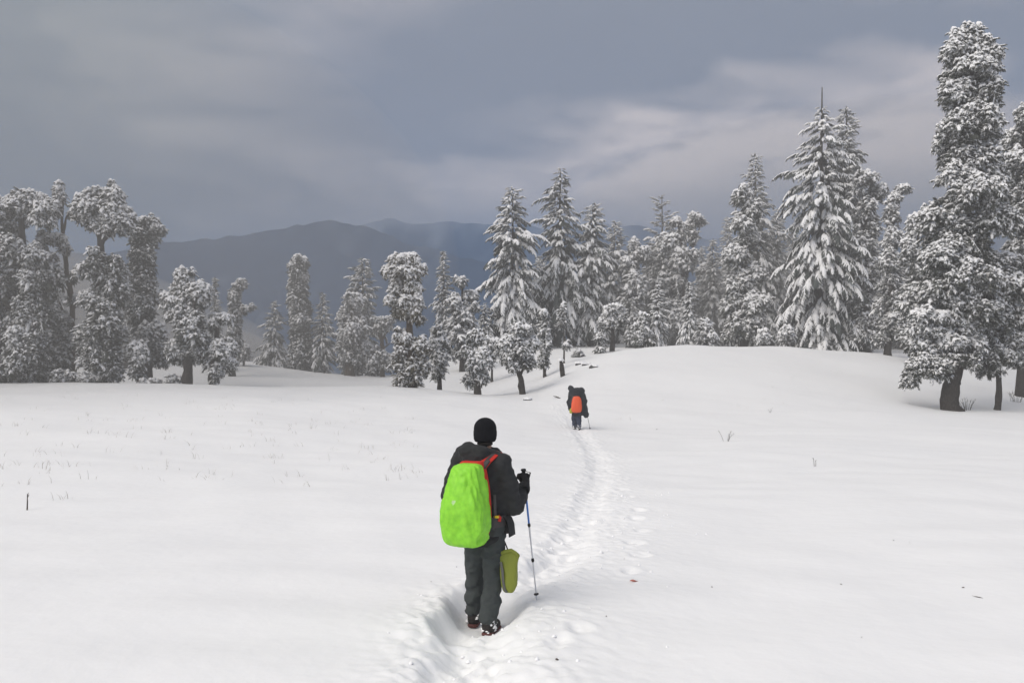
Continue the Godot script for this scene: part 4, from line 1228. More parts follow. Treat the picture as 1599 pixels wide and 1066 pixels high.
func make_hiker():
	var d := 6.9
	var root := Vector3(wx(757, d), -0.10, -d)
	var yaw := Basis(Vector3.UP, TURN)
	var me := thing("person", "person walking away in black jacket, dark beanie and grey trousers, nearest to the viewer", "person", root)
	# joints, from the feet up; x to the right of the picture, z towards the viewer
	var hip := Vector3(0.0, 0.90, 0.0)
	var chest := Vector3(-0.03, 1.28, -0.005)
	var neck := Vector3(-0.012, 1.475, -0.02)
	var head := Vector3(0.002, 1.640, -0.035)
	var sh := [chest + yaw * Vector3(-.185, .125, 0), chest + yaw * Vector3(.185, .125, .0)]
	var el := [Vector3(-.300, 1.130, -.10), Vector3(.252, 1.048, .060)]
	var wr := [Vector3(-.20, 1.03, -.30), Vector3(.330, 1.192, -.105)]
	var hp := [hip + yaw * Vector3(-.088, -.02, 0), hip + yaw * Vector3(.088, -.02, 0)]
	var kn := [Vector3(-.085, .485, -.13), Vector3(.072, .475, .01)]
	var an := [Vector3(-.098, .085, -.17), Vector3(.035, .10, .11)]
	var toe := [Vector3(-.075, .03, -.36), Vector3(.085, .03, -.08)]
	# the body: one surface from head to feet
	var hb := head_blob()
	var hr := hb.build()
	for i in hr[0].size(): hr[0][i] = Basis(Vector3.UP, -.15) * hr[0][i] + head
	var b := Blob.new(Vector3(-.42, 0, -.48), Vector3(.42, 1.62, .26), 0.018, 60.0)
	b.chain([hip, hip + Vector3(0, .15, 0), chest, neck], [.10, .10, .115, .055], yaw * Vector3(0, 0, 1), .75)
	b.limb(neck, head + Vector3(0, -.08, .02), .045, .045)
	for s in 2:
		b.chain([chest + Vector3(0, .1, 0), sh[s], el[s], wr[s], wr[s] + (wr[s] - el[s]).normalized() * .02], [.05, .04, .032, .022, .018])
		b.chain([hp[s], kn[s], an[s], toe[s]], [.070, .045, .034, .025])
	var br := b.build()
	var off: int = br[0].size()
	br[0].append_array(hr[0])
	for i in hr[1]: br[1].append(i + off)
	part("body", array_mesh(br[0], normals_of(br[0], br[1]), br[1]), M.face, me)
	eyes_and_mouth(me, head)
	# jacket with a bunched hood
	var j := Blob.new(Vector3(-.46, .72, -.46), Vector3(.42, 1.62, .32), 0.0115, 75.0)
	cloth(j, 0.018, Vector3(8, 13, 8), 3)
	var back := yaw * Vector3(0, 0, 1)
	j.chain([Vector3(0, .80, 0), Vector3(-.005, .95, 0), Vector3(-.02, 1.12, 0), chest, chest + Vector3(.005, .10, 0)], [.165, .155, .155, .170, .145], back, .72)
	for s in 2:
		var out: Vector3 = sh[s] - chest
		j.limb(chest + Vector3(0, .07, 0), sh[s], .115, .076)
		j.chain([sh[s], sh[s].lerp(el[s], .5), el[s]], [.080, .074, .064])
		j.chain([el[s], el[s].lerp(wr[s], .5), wr[s]], [.066, .058, .046])
	j.limb(chest + Vector3(0, .13, 0), neck + Vector3(0, .01, .0), .10, .078)
	j.limb(Vector3(.11, 1.00, .03), Vector3(.15, 1.16, .03), .075, .085)
	# hood rolled behind the neck, heavier on the left
	j.chain([neck + yaw * Vector3(-.172, .010, .05), neck + yaw * Vector3(-.085, .030, .12), neck + yaw * Vector3(.04, .022, .12), neck + yaw * Vector3(.105, .0, .05)], [.054, .062, .056, .046])
	j.chain([neck + yaw * Vector3(-.155, -.020, .05), neck + yaw * Vector3(-.10, .01, -.06), neck + yaw * Vector3(0, 0, -.09), neck + yaw * Vector3(.10, .0, -.05)], [.045, .045, .042, .042])
	j.limb(neck + yaw * Vector3(-.05, -.05, .12), neck + yaw * Vector3(.03, -.08, .13), .07, .06)
	var jm := part("jacket", blob_mesh(j), M.jacket, me)
	# trousers with folds at knee and hem
	var t := Blob.new(Vector3(-.27, .04, -.34), Vector3(.27, 1.02, .26), 0.0115, 80.0)
	cloth(t, 0.020, Vector3(9, 14, 9), 12)
	t.chain([Vector3(0, .95, 0), hip], [.140, .150], back, .78)
	for s in 2:
		t.chain([hp[s] + Vector3(0, .03, 0), hp[s].lerp(kn[s], .5), kn[s], kn[s].lerp(an[s], .55), an[s] + Vector3(0, .06, 0)], [.101, .090, .078, .075, .073 if s == 0 else .078])
	var tm := part("trousers", blob_mesh(t), M.trousers, me)
	# knitted cap
	var rows := []
	for q in 20:
		var f := q / 19.0
		var row := PackedVector3Array()
		var ang := f * PI * 0.5
		var y := lerpf(-.062, .108, pow(f, 0.85)) if f < 0.55 else 0.0
		for i in 72:
			var a := TAU * i / 72.0
			var rib := 1.0 + 0.012 * cos(a * 24.0) * (1.0 - f * f)
			var cuff := 1.03 if f < 0.28 else 1.0
			var rr := cos(clampf((f - .42) / .58, 0, 1) * PI * .5)
			rr = pow(maxf(rr, 0.0), 1.0)
			var hem := lerpf(-.072, .030, smoothstep(0.15, 0.85, 0.5 - 0.5 * sin(a)))
			var yy := lerpf(hem, .035, f / .42) if f < .42 else .035 + sin((f - .42) / .58 * PI * .5) * .092
			row.append(Vector3(cos(a) * (.0935 * rib * cuff * rr + .0005), yy, sin(a) * (.106 * rib * cuff * rr + .0005) + .006) + head + Vector3(0, .01, 0))
		rows.append(row)
	part("beanie", skin(rows, true), M.knit, me)
	part("hair", tube([head + Vector3(-.055, -.070, .062), head + Vector3(0, -.075, .088), head + Vector3(.055, -.070, .062)], [.022, .03, .022], 8, .3), M.hair, me)
	# gloves; the right one is closed on the pole
	var gr := part("glove", glove_mesh(1.0, .95), M.glove, me)
	var grip := Vector3(.318, 1.235, -.150)
	gr.transform = Transform3D(Basis(Vector3(0.2, 0.15, -1).normalized().cross(Vector3(-.95, .25, .1)).normalized(), Vector3(-.95, .25, .1).normalized(), Vector3(.2, .15, -1)).orthonormalized(), Vector3.ZERO)
	var fz: Vector3 = -(Vector3(0.10, .38, -.92).normalized())
	var fy: Vector3 = (Vector3(1.0, .05, .1) - fz * Vector3(1.0, .05, .1).dot(fz)).normalized()
	gr.transform = Transform3D(Basis(fy.cross(fz), fy, fz).scaled(Vector3.ONE * 1.14), wr[1] + Vector3(.012, .015, -.01))
	var gl := part("glove", glove_mesh(-1.0, .6), M.glove, me)
	gl.transform = Transform3D(Basis(Vector3.UP, -.5), wr[0])
	# boots with snow caught on them
	for s in 2:
		var bo := Node3D.new()
		bo.name = "boot"
		me.add_child(bo, true)
		var f: Vector3 = (toe[s] - an[s]); f.y = 0; f = f.normalized()
		var a0: Vector3 = an[s]
		a0.y = 0.0
		var lift := Vector3.ZERO
		var bb := Blob.new(a0 + Vector3(-.16, -.03, -.36), a0 + Vector3(.16, .24, .12), 0.008, 120.0)
		var pitch := 0.0 if s == 0 else 0.05
		bb.limb(a0 + Vector3(0, .19, 0) - f * .01, a0 + Vector3(0, .085, 0), .056, .052)
		bb.chain([a0 + Vector3(0, .060 + pitch * .3, 0) - f * .025, a0 + f * .10 + Vector3(0, .055, 0), a0 + f * .21 + Vector3(0, .045, 0)], [.048, .046, .042])
		part("upper", blob_mesh(bb), M.boot, bo)
		var so := Blob.new(a0 + Vector3(-.16, -.05, -.36), a0 + Vector3(.16, .10, .12), 0.008, 140.0)
		so.chain([a0 + Vector3(0, .018 + pitch * .2, 0) - f * .035, a0 + f * .10 + Vector3(0, .014, 0), a0 + f * .215 + Vector3(0, .014, 0)], [.050, .046, .050], Vector3.UP, .42)
		part("sole", blob_mesh(so), M.boot_sole, bo)
		var sr := RandomNumberGenerator.new(); sr.seed = 40 + s
		var st := SurfaceTool.new(); st.begin(Mesh.PRIMITIVE_TRIANGLES); st.set_smooth_group(0)
		for q in (46 if s else 26):
			var ang := sr.randf_range(-2.6, 2.6)
			var y := sr.randf_range(.03, .17)
			var p := a0 + Basis(Vector3.UP, ang) * (-f) * (.054 + sr.randf_range(-.006, .002)) + Vector3(0, y, 0)
			if y < .1: p += f * sr.randf_range(-.015, .0)
			dollop(st, p, sr.randf_range(.008, .020), .9, sr)
		st.generate_normals()
		part("caked_snow", st.commit(), M.leaf_snow, bo, "stuff")

	# ---- the pack in its lime rain cover
	var pk_at := root + Vector3(-.145, .762, .235)
	var pack := thing("backpack", "large rucksack in a bright lime green rain cover on the near hiker's back", "backpack", pk_at)
	pack.basis = yaw
	var pb := part("pack_body", bag_mesh([[.05, .05, .03, 0, -.10], [.06, .135, .07, 0, -.09], [.20, .165, .085, 0, -.09], [.42, .152, .08, 0.006, -.085], [.60, .118, .07, 0.014, -.08], [.665, .09, .05, 0.016, -.08], [.672, .04, .03, 0.016, -.08]], 4.0, 36, .004, 8), M.pack_red, pack)
	var cv := part("rain_cover", bag_mesh([[-.005, .03, .02, .015, .01], [.004, .11, .07, .012, .01], [.035, .157, .108, .005, .01], [.12, .184, .130, 0, .012], [.26, .186, .138, 0, .012], [.40, .166, .130, .006, .01], [.52, .140, .112, .014, .005], [.60, .118, .094, .018, 0], [.640, .104, .07, .02, -.005], [.658, .07, .04, .02, -.01], [.661, .01, .01, .02, -.01]], 3.3, 96, .020, 5, .022), M.lime_cover, pack)
	# faint print across the cover: a pale worn badge and a stretched ochre band
	var pr := RandomNumberGenerator.new(); pr.seed = 3
	var pst := SurfaceTool.new(); pst.begin(Mesh.PRIMITIVE_TRIANGLES)
	for q in 5:
		var y := .345 + .008 * q
		var x0 := -.062 + .004 * q + pr.randf_range(0, .008)
		var x1 := x0 + pr.randf_range(.030, .058)
		pst.append_from(strap_mesh([Vector3(x0, y, .151), Vector3(x1, y + .002, .152)], [Vector3(0, 0, 1), Vector3(0, 0, 1)], .0028, .0012), 0, Transform3D())
	part("badge", pst.commit(), M.print_pale, cv)
	# straps and belt
	var R := func(v: Vector3) -> Vector3: return yaw.inverse() * (root + v - pk_at)
	var up := Vector3(.1, 1, .5).normalized()
	var sp := []
	var sn := []
	for q in [[-.015, 1.395, .185, .1, .6, 1], [.03, 1.445, .155, .2, .8, .7], [.078, 1.482, .105, .25, 1, .4], [.122, 1.492, .045, .3, 1, 0], [.142, 1.455, -.035, .4, .6, -.7], [.135, 1.36, -.10, .4, .2, -1], [.12, 1.22, -.12, .4, 0, -1], [.14, 1.08, -.09, .5, 0, -1]]:
		sp.append((R as Callable).call(Vector3(q[0], q[1], q[2])))
		sn.append(yaw.inverse() * Vector3(q[3], q[4], q[5]).normalized())
	var ss := part("shoulder_strap", strap_mesh(sp, sn, .037, .007), M.pack_red, pack)
	var wp := []
	for i in sp.size(): wp.append(sp[i] + sn[i] * .0085)
	part("webbing", strap_mesh(wp, sn, .011, .003), M.strap_grey, ss)
	var lp := []
	var ln := []
	for q in [[-.13, 1.40, .16], [-.15, 1.46, .06], [-.17, 1.46, -.03], [-.18, 1.38, -.14], [-.16, 1.22, -.18], [-.16, 1.08, -.13]]:
		lp.append((R as Callable).call(Vector3(q[0], q[1], q[2])))
		ln.append(yaw.inverse() * Vector3(-.3, .8 if q[1] > 1.4 else .1, 0 if q[1] > 1.4 else -1).normalized())
	part("shoulder_strap", strap_mesh(lp, ln, .030, .007), M.pack_red, pack)
	part("lifter_strap", strap_mesh([(R as Callable).call(Vector3(-.01, 1.375, .21)), (R as Callable).call(Vector3(.01, 1.405, .20)), (R as Callable).call(Vector3(.035, 1.44, .172))], [up, up, up], .016, .009), M.strap_grey, pack)
	part("hip_belt", strap_mesh([(R as Callable).call(Vector3(.03, .93, .20)), (R as Callable).call(Vector3(.10, .935, .165)), (R as Callable).call(Vector3(.165, .94, .09)), (R as Callable).call(Vector3(.185, .945, .0)), (R as Callable).call(Vector3(.12, .95, -.12)), (R as Callable).call(Vector3(.0, .95, -.165))], [Vector3(0, 0, 1), Vector3(.6, 0, 1), Vector3(1, 0, .4), Vector3(1, 0, -.2), Vector3(.6, 0, -1), Vector3(0, 0, -1)], .045, .011), M.strap_grey, pack)
	part("compression_strap", strap_mesh([(R as Callable).call(Vector3(.085, 1.16, .165)), (R as Callable).call(Vector3(.088, 1.06, .185)), (R as Callable).call(Vector3(.090, .97, .18)), (R as Callable).call(Vector3(.075, .88, .19))], [Vector3(1, 0, .8), Vector3(1, 0, .8), Vector3(1, 0, .8), Vector3(1, 0, .8)], .012, .004), M.strap_grey, pack)
	part("buckle", bag_mesh([[-.010, .012, .008, 0, 0], [-.008, .022, .012, 0, 0], [.008, .022, .012, 0, 0], [.010, .012, .008, 0, 0]], 4.0, 20, 0.0), M.buckle_yellow, pack).position = (R as Callable).call(Vector3(.098, .985, .180))
	part("strap_end", strap_mesh([(R as Callable).call(Vector3(.112, .99, .172)), (R as Callable).call(Vector3(.128, .975, .165)), (R as Callable).call(Vector3(.122, .945, .17))], [Vector3(.4, 0, 1), Vector3(.4, 0, 1), Vector3(.4, 0, 1)], .013, .004), M.pack_red, pack)

	# ---- pouch, dry bag and pole
	var po := thing("waist_pouch", "black pouch with a flap on the near hiker's right hip", "pouch", root + Vector3(.170, .825, .03))
	po.rotation.y = -.35
	po.scale = Vector3.ONE * .86
	part("pouch_body", bag_mesh([[0, .03, .03, 0, 0], [.01, .055, .05, 0, 0], [.06, .068, .06, 0, 0], [.13, .066, .055, -.004, 0], [.165, .05, .04, -.012, 0], [.175, .02, .02, -.018, 0]], 2.8, 32, .01, 14, .004), M.jacket, po)
	part("flap", strap_mesh([Vector3(.02, .176, .045), Vector3(.055, .155, .05), Vector3(.078, .10, .05), Vector3(.083, .03, .045), Vector3(.085, -.012, .04)], [Vector3(.3, 1, .2), Vector3(1, .7, .2), Vector3(1, .2, .2), Vector3(1, 0, .2), Vector3(1, 0, .2)], .055, .005), M.jacket, po)
	var dr := thing("dry_bag", "olive green roll-top bag hanging behind the near hiker's right thigh", "bag", root + Vector3(.205, .355, .10))
	dr.rotation = Vector3(0, -.25, .03)
	part("bag", bag_mesh([[0, .02, .012, .0, 0], [.006, .042, .028, .0, 0], [.05, .062, .038, .002, 0], [.14, .072, .040, .002, 0], [.23, .076, .036, 0, 0], [.270, .080, .026, .004, 0], [.305, .088, .016, .010, 0], [.330, .072, .009, .004, 0]], 2.5, 56, .010, 23, .006), M.olive_bag, dr)
	part("roll_top", tube([Vector3(-.062, .318, .012), Vector3(-.02, .334, .016), Vector3(.03, .345, .016), Vector3(.065, .326, .018), Vector3(.088, .285, .022)], [.012, .016, .017, .018, .006], 10, .3, .6), M.olive_bag, dr)
	part("seam_band", strap_mesh([Vector3(-.055, .255, .042), Vector3(-.042, .18, .046), Vector3(-.040, .10, .045), Vector3(-.030, .03, .038), Vector3(-.014, .006, .030)], [Vector3(-.3, 0, 1), Vector3(-.3, 0, 1), Vector3(-.3, 0, 1), Vector3(-.3, 0, 1), Vector3(-.3, -.3, 1)], .012, .002), M.bag_grey, dr)
	part("hanging_strap", tube([Vector3(-.045, .315, .0), Vector3(-.05, .365, -.02), Vector3(-.035, .395, -.04), Vector3(.0, .335, .0)], [.006, .006, .006, .006], 6), M.plastic_black, dr)
	var top := Vector3(.322, 1.330, -.165)
	var tip := Vector3(.440, .20, -.30)
	tip.y = ground(root.x + tip.x, root.z + tip.z) - root.y + .01
	var pl := thing("trekking_pole", "white and blue trekking pole planted in the snow by the near hiker", "trekking pole", root + tip)
	var L := func(f: float) -> Vector3: return (top - tip) * f
	part("lower_shaft", tube([(L as Callable).call(0.0), (L as Callable).call(.50)], [.0062, .0066], 10), M.pole_white, pl)
	part("upper_shaft", tube([(L as Callable).call(.48), (L as Callable).call(.585)], [.0082, .0082], 10), M.pole_white, pl)
	part("blue_sleeve", tube([(L as Callable).call(.585), (L as Callable).call(.765)], [.0086, .0086], 10), M.pole_blue, pl)
	part("neck_shaft", tube([(L as Callable).call(.765), (L as Callable).call(.90)], [.0085, .0085], 10), M.pole_white, pl)
	for f in [.305, .575]:
		part("clamp", tube([(L as Callable).call(f - .014), (L as Callable).call(f), (L as Callable).call(f + .014)], [.010, .014, .010], 10), M.plastic_black, pl)
	var gp := part("grip", tube([(L as Callable).call(.88), (L as Callable).call(.91), (L as Callable).call(.95), (L as Callable).call(.985), (L as Callable).call(.995), (L as Callable).call(1.003)], [.013, .017, .015, .016, .024, .020], 12), M.plastic_black, pl)
	part("wrist_strap", strap_mesh([(L as Callable).call(.992) + Vector3(.01, .0, .01), (L as Callable).call(.985) + Vector3(.03, .0, .02), (L as Callable).call(.97) + Vector3(.055, .01, .02), (L as Callable).call(.955) + Vector3(.04, -.03, .01)], [Vector3.UP, Vector3.UP, Vector3.UP, Vector3.UP], .007, .002), M.plastic_black, gp)
	part("basket", tube([(L as Callable).call(.035), (L as Callable).call(.042), (L as Callable).call(.048)], [.020, .022, .009], 16), M.strap_grey, pl)
	part("tip", tube([(L as Callable).call(-.05), (L as Callable).call(0.0)], [.003, .0055], 8), M.steel, pl)

func make_far_hiker():
	var d := 30.6
	var gx := wx(902, d)
	var root := Vector3(gx, ground(gx, -d) - 0.02, -d)
	var me := thing("person", "small hooded person in a long dark coat far up the trail, bent forward", "person", root)
	var k := d / F
	# body, bent forward under the load
	var hip := Vector3(-.03, .78, 0)
	var chest := Vector3(-.05, 1.22, -.12)
	var head := Vector3(-.235, 1.520, -.28)
	var b := Blob.new(Vector3(-.42, 0, -.50), Vector3(.42, 1.62, .30), 0.022, 50.0)
	b.chain([hip, chest, Vector3(-.17, 1.40, -.24)], [.10, .11, .06])
	b.limb(Vector3(-.17, 1.40, -.24), head + Vector3(0, -.06, .02), .05, .05)
	var sh := [Vector3(-.22, 1.32, -.18), Vector3(.16, 1.36, -.08)]
	var el := [Vector3(-.29, 1.03, -.15), Vector3(.27, 1.06, -.06)]
	var wr := [Vector3(-.27, .80, -.30), Vector3(.30, .84, -.25)]
	var an := [Vector3(-.10, .09, -.14), Vector3(.05, .10, .10)]
	var kn := [Vector3(-.11, .45, -.14), Vector3(.04, .45, -.02)]
	for s in 2:
		b.chain([sh[s], el[s], wr[s]], [.045, .035, .025])
		b.chain([hip + Vector3(-.08 + .16 * s, 0, 0), kn[s], an[s], an[s] + Vector3(.02, -.05, -.18)], [.07, .045, .035, .025])
	var br := b.build()
	var hb := head_blob()
	var hr := hb.build()
	var tilt := Basis(Vector3.RIGHT, -.35)
	for i in hr[0].size(): hr[0][i] = tilt * hr[0][i] + head
	var off: int = br[0].size()
	br[0].append_array(hr[0])
	for i in hr[1]: br[1].append(i + off)
	part("body", array_mesh(br[0], normals_of(br[0], br[1]), br[1]), M.face, me)
	eyes_and_mouth(me, head)
	var c := Blob.new(Vector3(-.48, .30, -.48), Vector3(.55, 1.72, .36), 0.019, 45.0)
	cloth(c, 0.03, Vector3(4, 4, 4), 6)
	c.chain([Vector3(-.03, .66, .0), Vector3(-.03, .90, .02), chest + Vector3(.02, 0, 0), Vector3(-.02, 1.42, -.08)], [.19, .20, .24, .15], Vector3(0, 0, 1), .85)
	c.limb(Vector3(-.20, 1.44, -.12), Vector3(.14, 1.46, -.06), .11, .11)
	c.limb(Vector3(.09, 1.46, -.02), Vector3(.12, 1.44, 0), .07, .07)
	for s in 2:
		c.chain([sh[s], el[s], wr[s]], [.10, .085, .06])
	c.chain([Vector3(.20, 1.16, -.02), Vector3(.29, .80, 0), Vector3(.32, .56, 0)], [.10, .09, .085], Vector3(0, 0, 1), .6)
	c.limb(Vector3(.05, .72, 0), Vector3(.27, .58, 0), .10, .09, Vector3(0, 0, 1), .6)
	c.limb(head + Vector3(.05, -.06, .07), head + Vector3(.10, -.12, .12), .10, .10)
	part("coat", blob_mesh(c), M.coat, me)
	var hd := Blob.new(head + Vector3(-.18, -.2, -.2), head + Vector3(.2, .22, .24), 0.012, 70.0)
	hd.limb(head + Vector3(0, .015, .03), head + Vector3(.02, .0, .05), .105, .105)
	hd.limb(head + Vector3(0, .06, .0), head + Vector3(-.02, .085, -.02), .06, .045)
	part("hood", blob_mesh(hd), M.coat, me)
	var t := Blob.new(Vector3(-.34, .02, -.36), Vector3(.30, .92, .30), 0.016, 60.0)
	cloth(t, 0.02, Vector3(7, 9, 7), 16)
	t.limb(hip, hip + Vector3(0, -.06, 0), .15, .15)
	for s in 2:
		t.chain([hip + Vector3(-.075 + .15 * s, -.02, 0), kn[s], an[s] + Vector3(0, .05, 0)], [.12, .10, .085])
	part("trousers", blob_mesh(t), M.trousers_blue, me)
	for s in 2:
		var bo := Node3D.new(); bo.name = "boot"; me.add_child(bo, true)
		var bb := Blob.new(an[s] + Vector3(-.14, -.14, -.30), an[s] + Vector3(.14, .12, .14), 0.012, 90.0)
		bb.chain([an[s] + Vector3(0, .06, 0), an[s] + Vector3(0, -.03, .02), an[s] + Vector3(.01, -.05, -.18)], [.06, .055, .048])
		part("upper", blob_mesh(bb), M.boot, bo)
		var sr := RandomNumberGenerator.new(); sr.seed = 50 + s
		var st := SurfaceTool.new(); st.begin(Mesh.PRIMITIVE_TRIANGLES); st.set_smooth_group(0)
		for q in 16:
			dollop(st, an[s] + Vector3(sr.randf_range(-.055, .055), sr.randf_range(-.05, .09), .055), sr.randf_range(.014, .032), .9, sr)
		st.generate_normals()
		part("caked_snow", st.commit(), M.leaf_snow, bo, "stuff")
	for s in 2:
		var g := part("glove", glove_mesh(1.0 if s else -1.0, .8, .006), M.glove, me)
		g.transform = Transform3D(Basis(Vector3.RIGHT, -.4), wr[s])
	var pack := thing("backpack", "rucksack in an orange rain cover on the far hiker's back", "backpack", root + Vector3(-.045, .66, .235))
	pack.rotation = Vector3(-.10, -.06, .05)
	part("pack_body", bag_mesh([[.0, .05, .04, 0, -.10], [.02, .15, .06, 0, -.10], [.3, .17, .07, 0, -.1], [.56, .14, .06, 0, -.1], [.60, .06, .03, 0, -.1]], 3.5, 28, .004, 8), M.strap_grey, pack)
	part("rain_cover", bag_mesh([[-.005, .04, .03, 0, 0], [.01, .13, .08, 0, 0], [.08, .182, .12, 0, 0], [.25, .190, .13, 0, 0], [.42, .172, .12, .01, 0], [.53, .14, .09, .015, 0], [.585, .10, .06, .015, 0], [.598, .03, .03, .015, 0]], 2.7, 56, .014, 9, .008), M.orange_cover, pack)
	for s in [-1.0, 1.0]:
		part("shoulder_strap", strap_mesh([Vector3(s * .10, .55, -.08), Vector3(s * .13, .74, -.18), Vector3(s * .15, .70, -.40), Vector3(s * .15, .45, -.50)], [Vector3(0, .6, 1), Vector3(0, 1, 0), Vector3(0, .5, -1), Vector3(0, 0, -1)], .032, .008), M.strap_grey, pack)
	var yb := thing("pouch", "small yellow-green stuff bag at the far hiker's left hip", "pouch", root + Vector3(-.25, .625, .14))
	part("bag", bag_mesh([[0, .02, .02, 0, 0], [.02, .055, .05, 0, 0], [.10, .065, .06, 0, 0], [.18, .05, .05, .02, 0], [.20, .02, .02, .03, 0]], 2.4, 24, .008, 31), M.yellow_cloth, yb)
	part("cord", tube([Vector3(.03, .195, 0), Vector3(.06, .25, -.03), Vector3(.09, .30, -.06)], [.006, .006, .006], 5), M.plastic_black, yb)
	var a := Vector3(.31, .90, -.30)
	var e := Vector3(.46, .02, .05)
	var pl := thing("trekking_pole", "thin dark trekking pole slanting out behind the far hiker's coat", "trekking pole", root + e)
	part("shaft", tube([Vector3.ZERO, (a - e) * .95], [.007, .009], 8), M.plastic_black, pl)
	part("grip", tube([(a - e) * .93, (a - e) * 1.02, (a - e) * 1.06], [.014, .017, .02], 8), M.plastic_black, pl)
	part("basket", tube([(a - e) * .06, (a - e) * .07, (a - e) * .078], [.03, .034, .012], 12), M.plastic_black, pl)

# ------------------------------------------------------------------ small things lying or growing on the snow

func on_ground(px: float, py: float) -> Vector3:
	# where the sight line through that spot of the photograph meets the snow
	var d := 3.0
	while d < 110.0:
		var x := wx(px, d)
		if wy(py, d) <= ground(x, -d): return Vector3(x, ground(x, -d), -d)
		d += 0.04 if d < 20.0 else 0.12
	return Vector3(wx(px, 40), ground(wx(px, 40), -40), -40)

func dry_stems(called: String, label: String, px: float, py: float, count: int, high: float, spread: float, group: String, thick := .006):
	var p := on_ground(px, py)
	var t := thing(called, label, "dry plant", p, group)
	var r := RandomNumberGenerator.new(); r.seed = hash(label)
	for i in count:
		var a := r.randf() * TAU
		var b := Vector3(cos(a), 0, sin(a)) * spread * r.randf_range(.1, .5)
		var lean := Vector3(cos(a), 0, sin(a)) * spread * r.randf_range(.2, .9)
		var hh := high * r.randf_range(.5, 1.1)
		var pts := [b + Vector3(0, -.06, 0), b + lean * .4 + Vector3(0, hh * .5, 0), b + lean + Vector3(r.randf_range(-.03, .03), hh, 0)]
		var ms := [tube(pts, [thick, thick * .8, thick * .4], 5)]
		for q in 2:
			var f := r.randf_range(.4, .8)
			var s: Vector3 = pts[1].lerp(pts[2], f)
			ms.append(tube([s, s + Vector3(r.randf_range(-1, 1), 1.2, r.randf_range(-1, 1)) * hh * .18], [thick * .6, thick * .3], 4))
		part("stem", joined(ms), M.twig, t)

func lying(called: String, label: String, category: String, px: float, py: float, size: Vector3, turn: float, m: Material, group := ""):
	var p := on_ground(px, py)
	if called == "bark_scrap": size *= 0.6
	var r := RandomNumberGenerator.new(); r.seed = hash(label)
	var rows := []
	for j in 7:
		var f := j / 6.0
		var row := PackedVector3Array()
		var w := sin(PI * clampf(f, .04, .96)) * (0.7 + .3 * sin(f * 5.0))
		for i in 8:
			var a := TAU * i / 8.0
			row.append(Vector3((f - .5) * size.x, sin(a) * size.y * w * r.randf_range(.7, 1.2) + size.y * .6 * sin(f * 3.0 + size.x * 9.0), cos(a) * size.z * w * r.randf_range(.8, 1.2)))
		rows.append(row)
	var o := part(called, skin(rows, true), m, self)
	o.position = p + Vector3(0, size.y * .6, 0)
	o.rotation = Vector3(r.randf_range(-.2, .2), turn, r.randf_range(-.25, .25))
	tag(o, label, category, group)

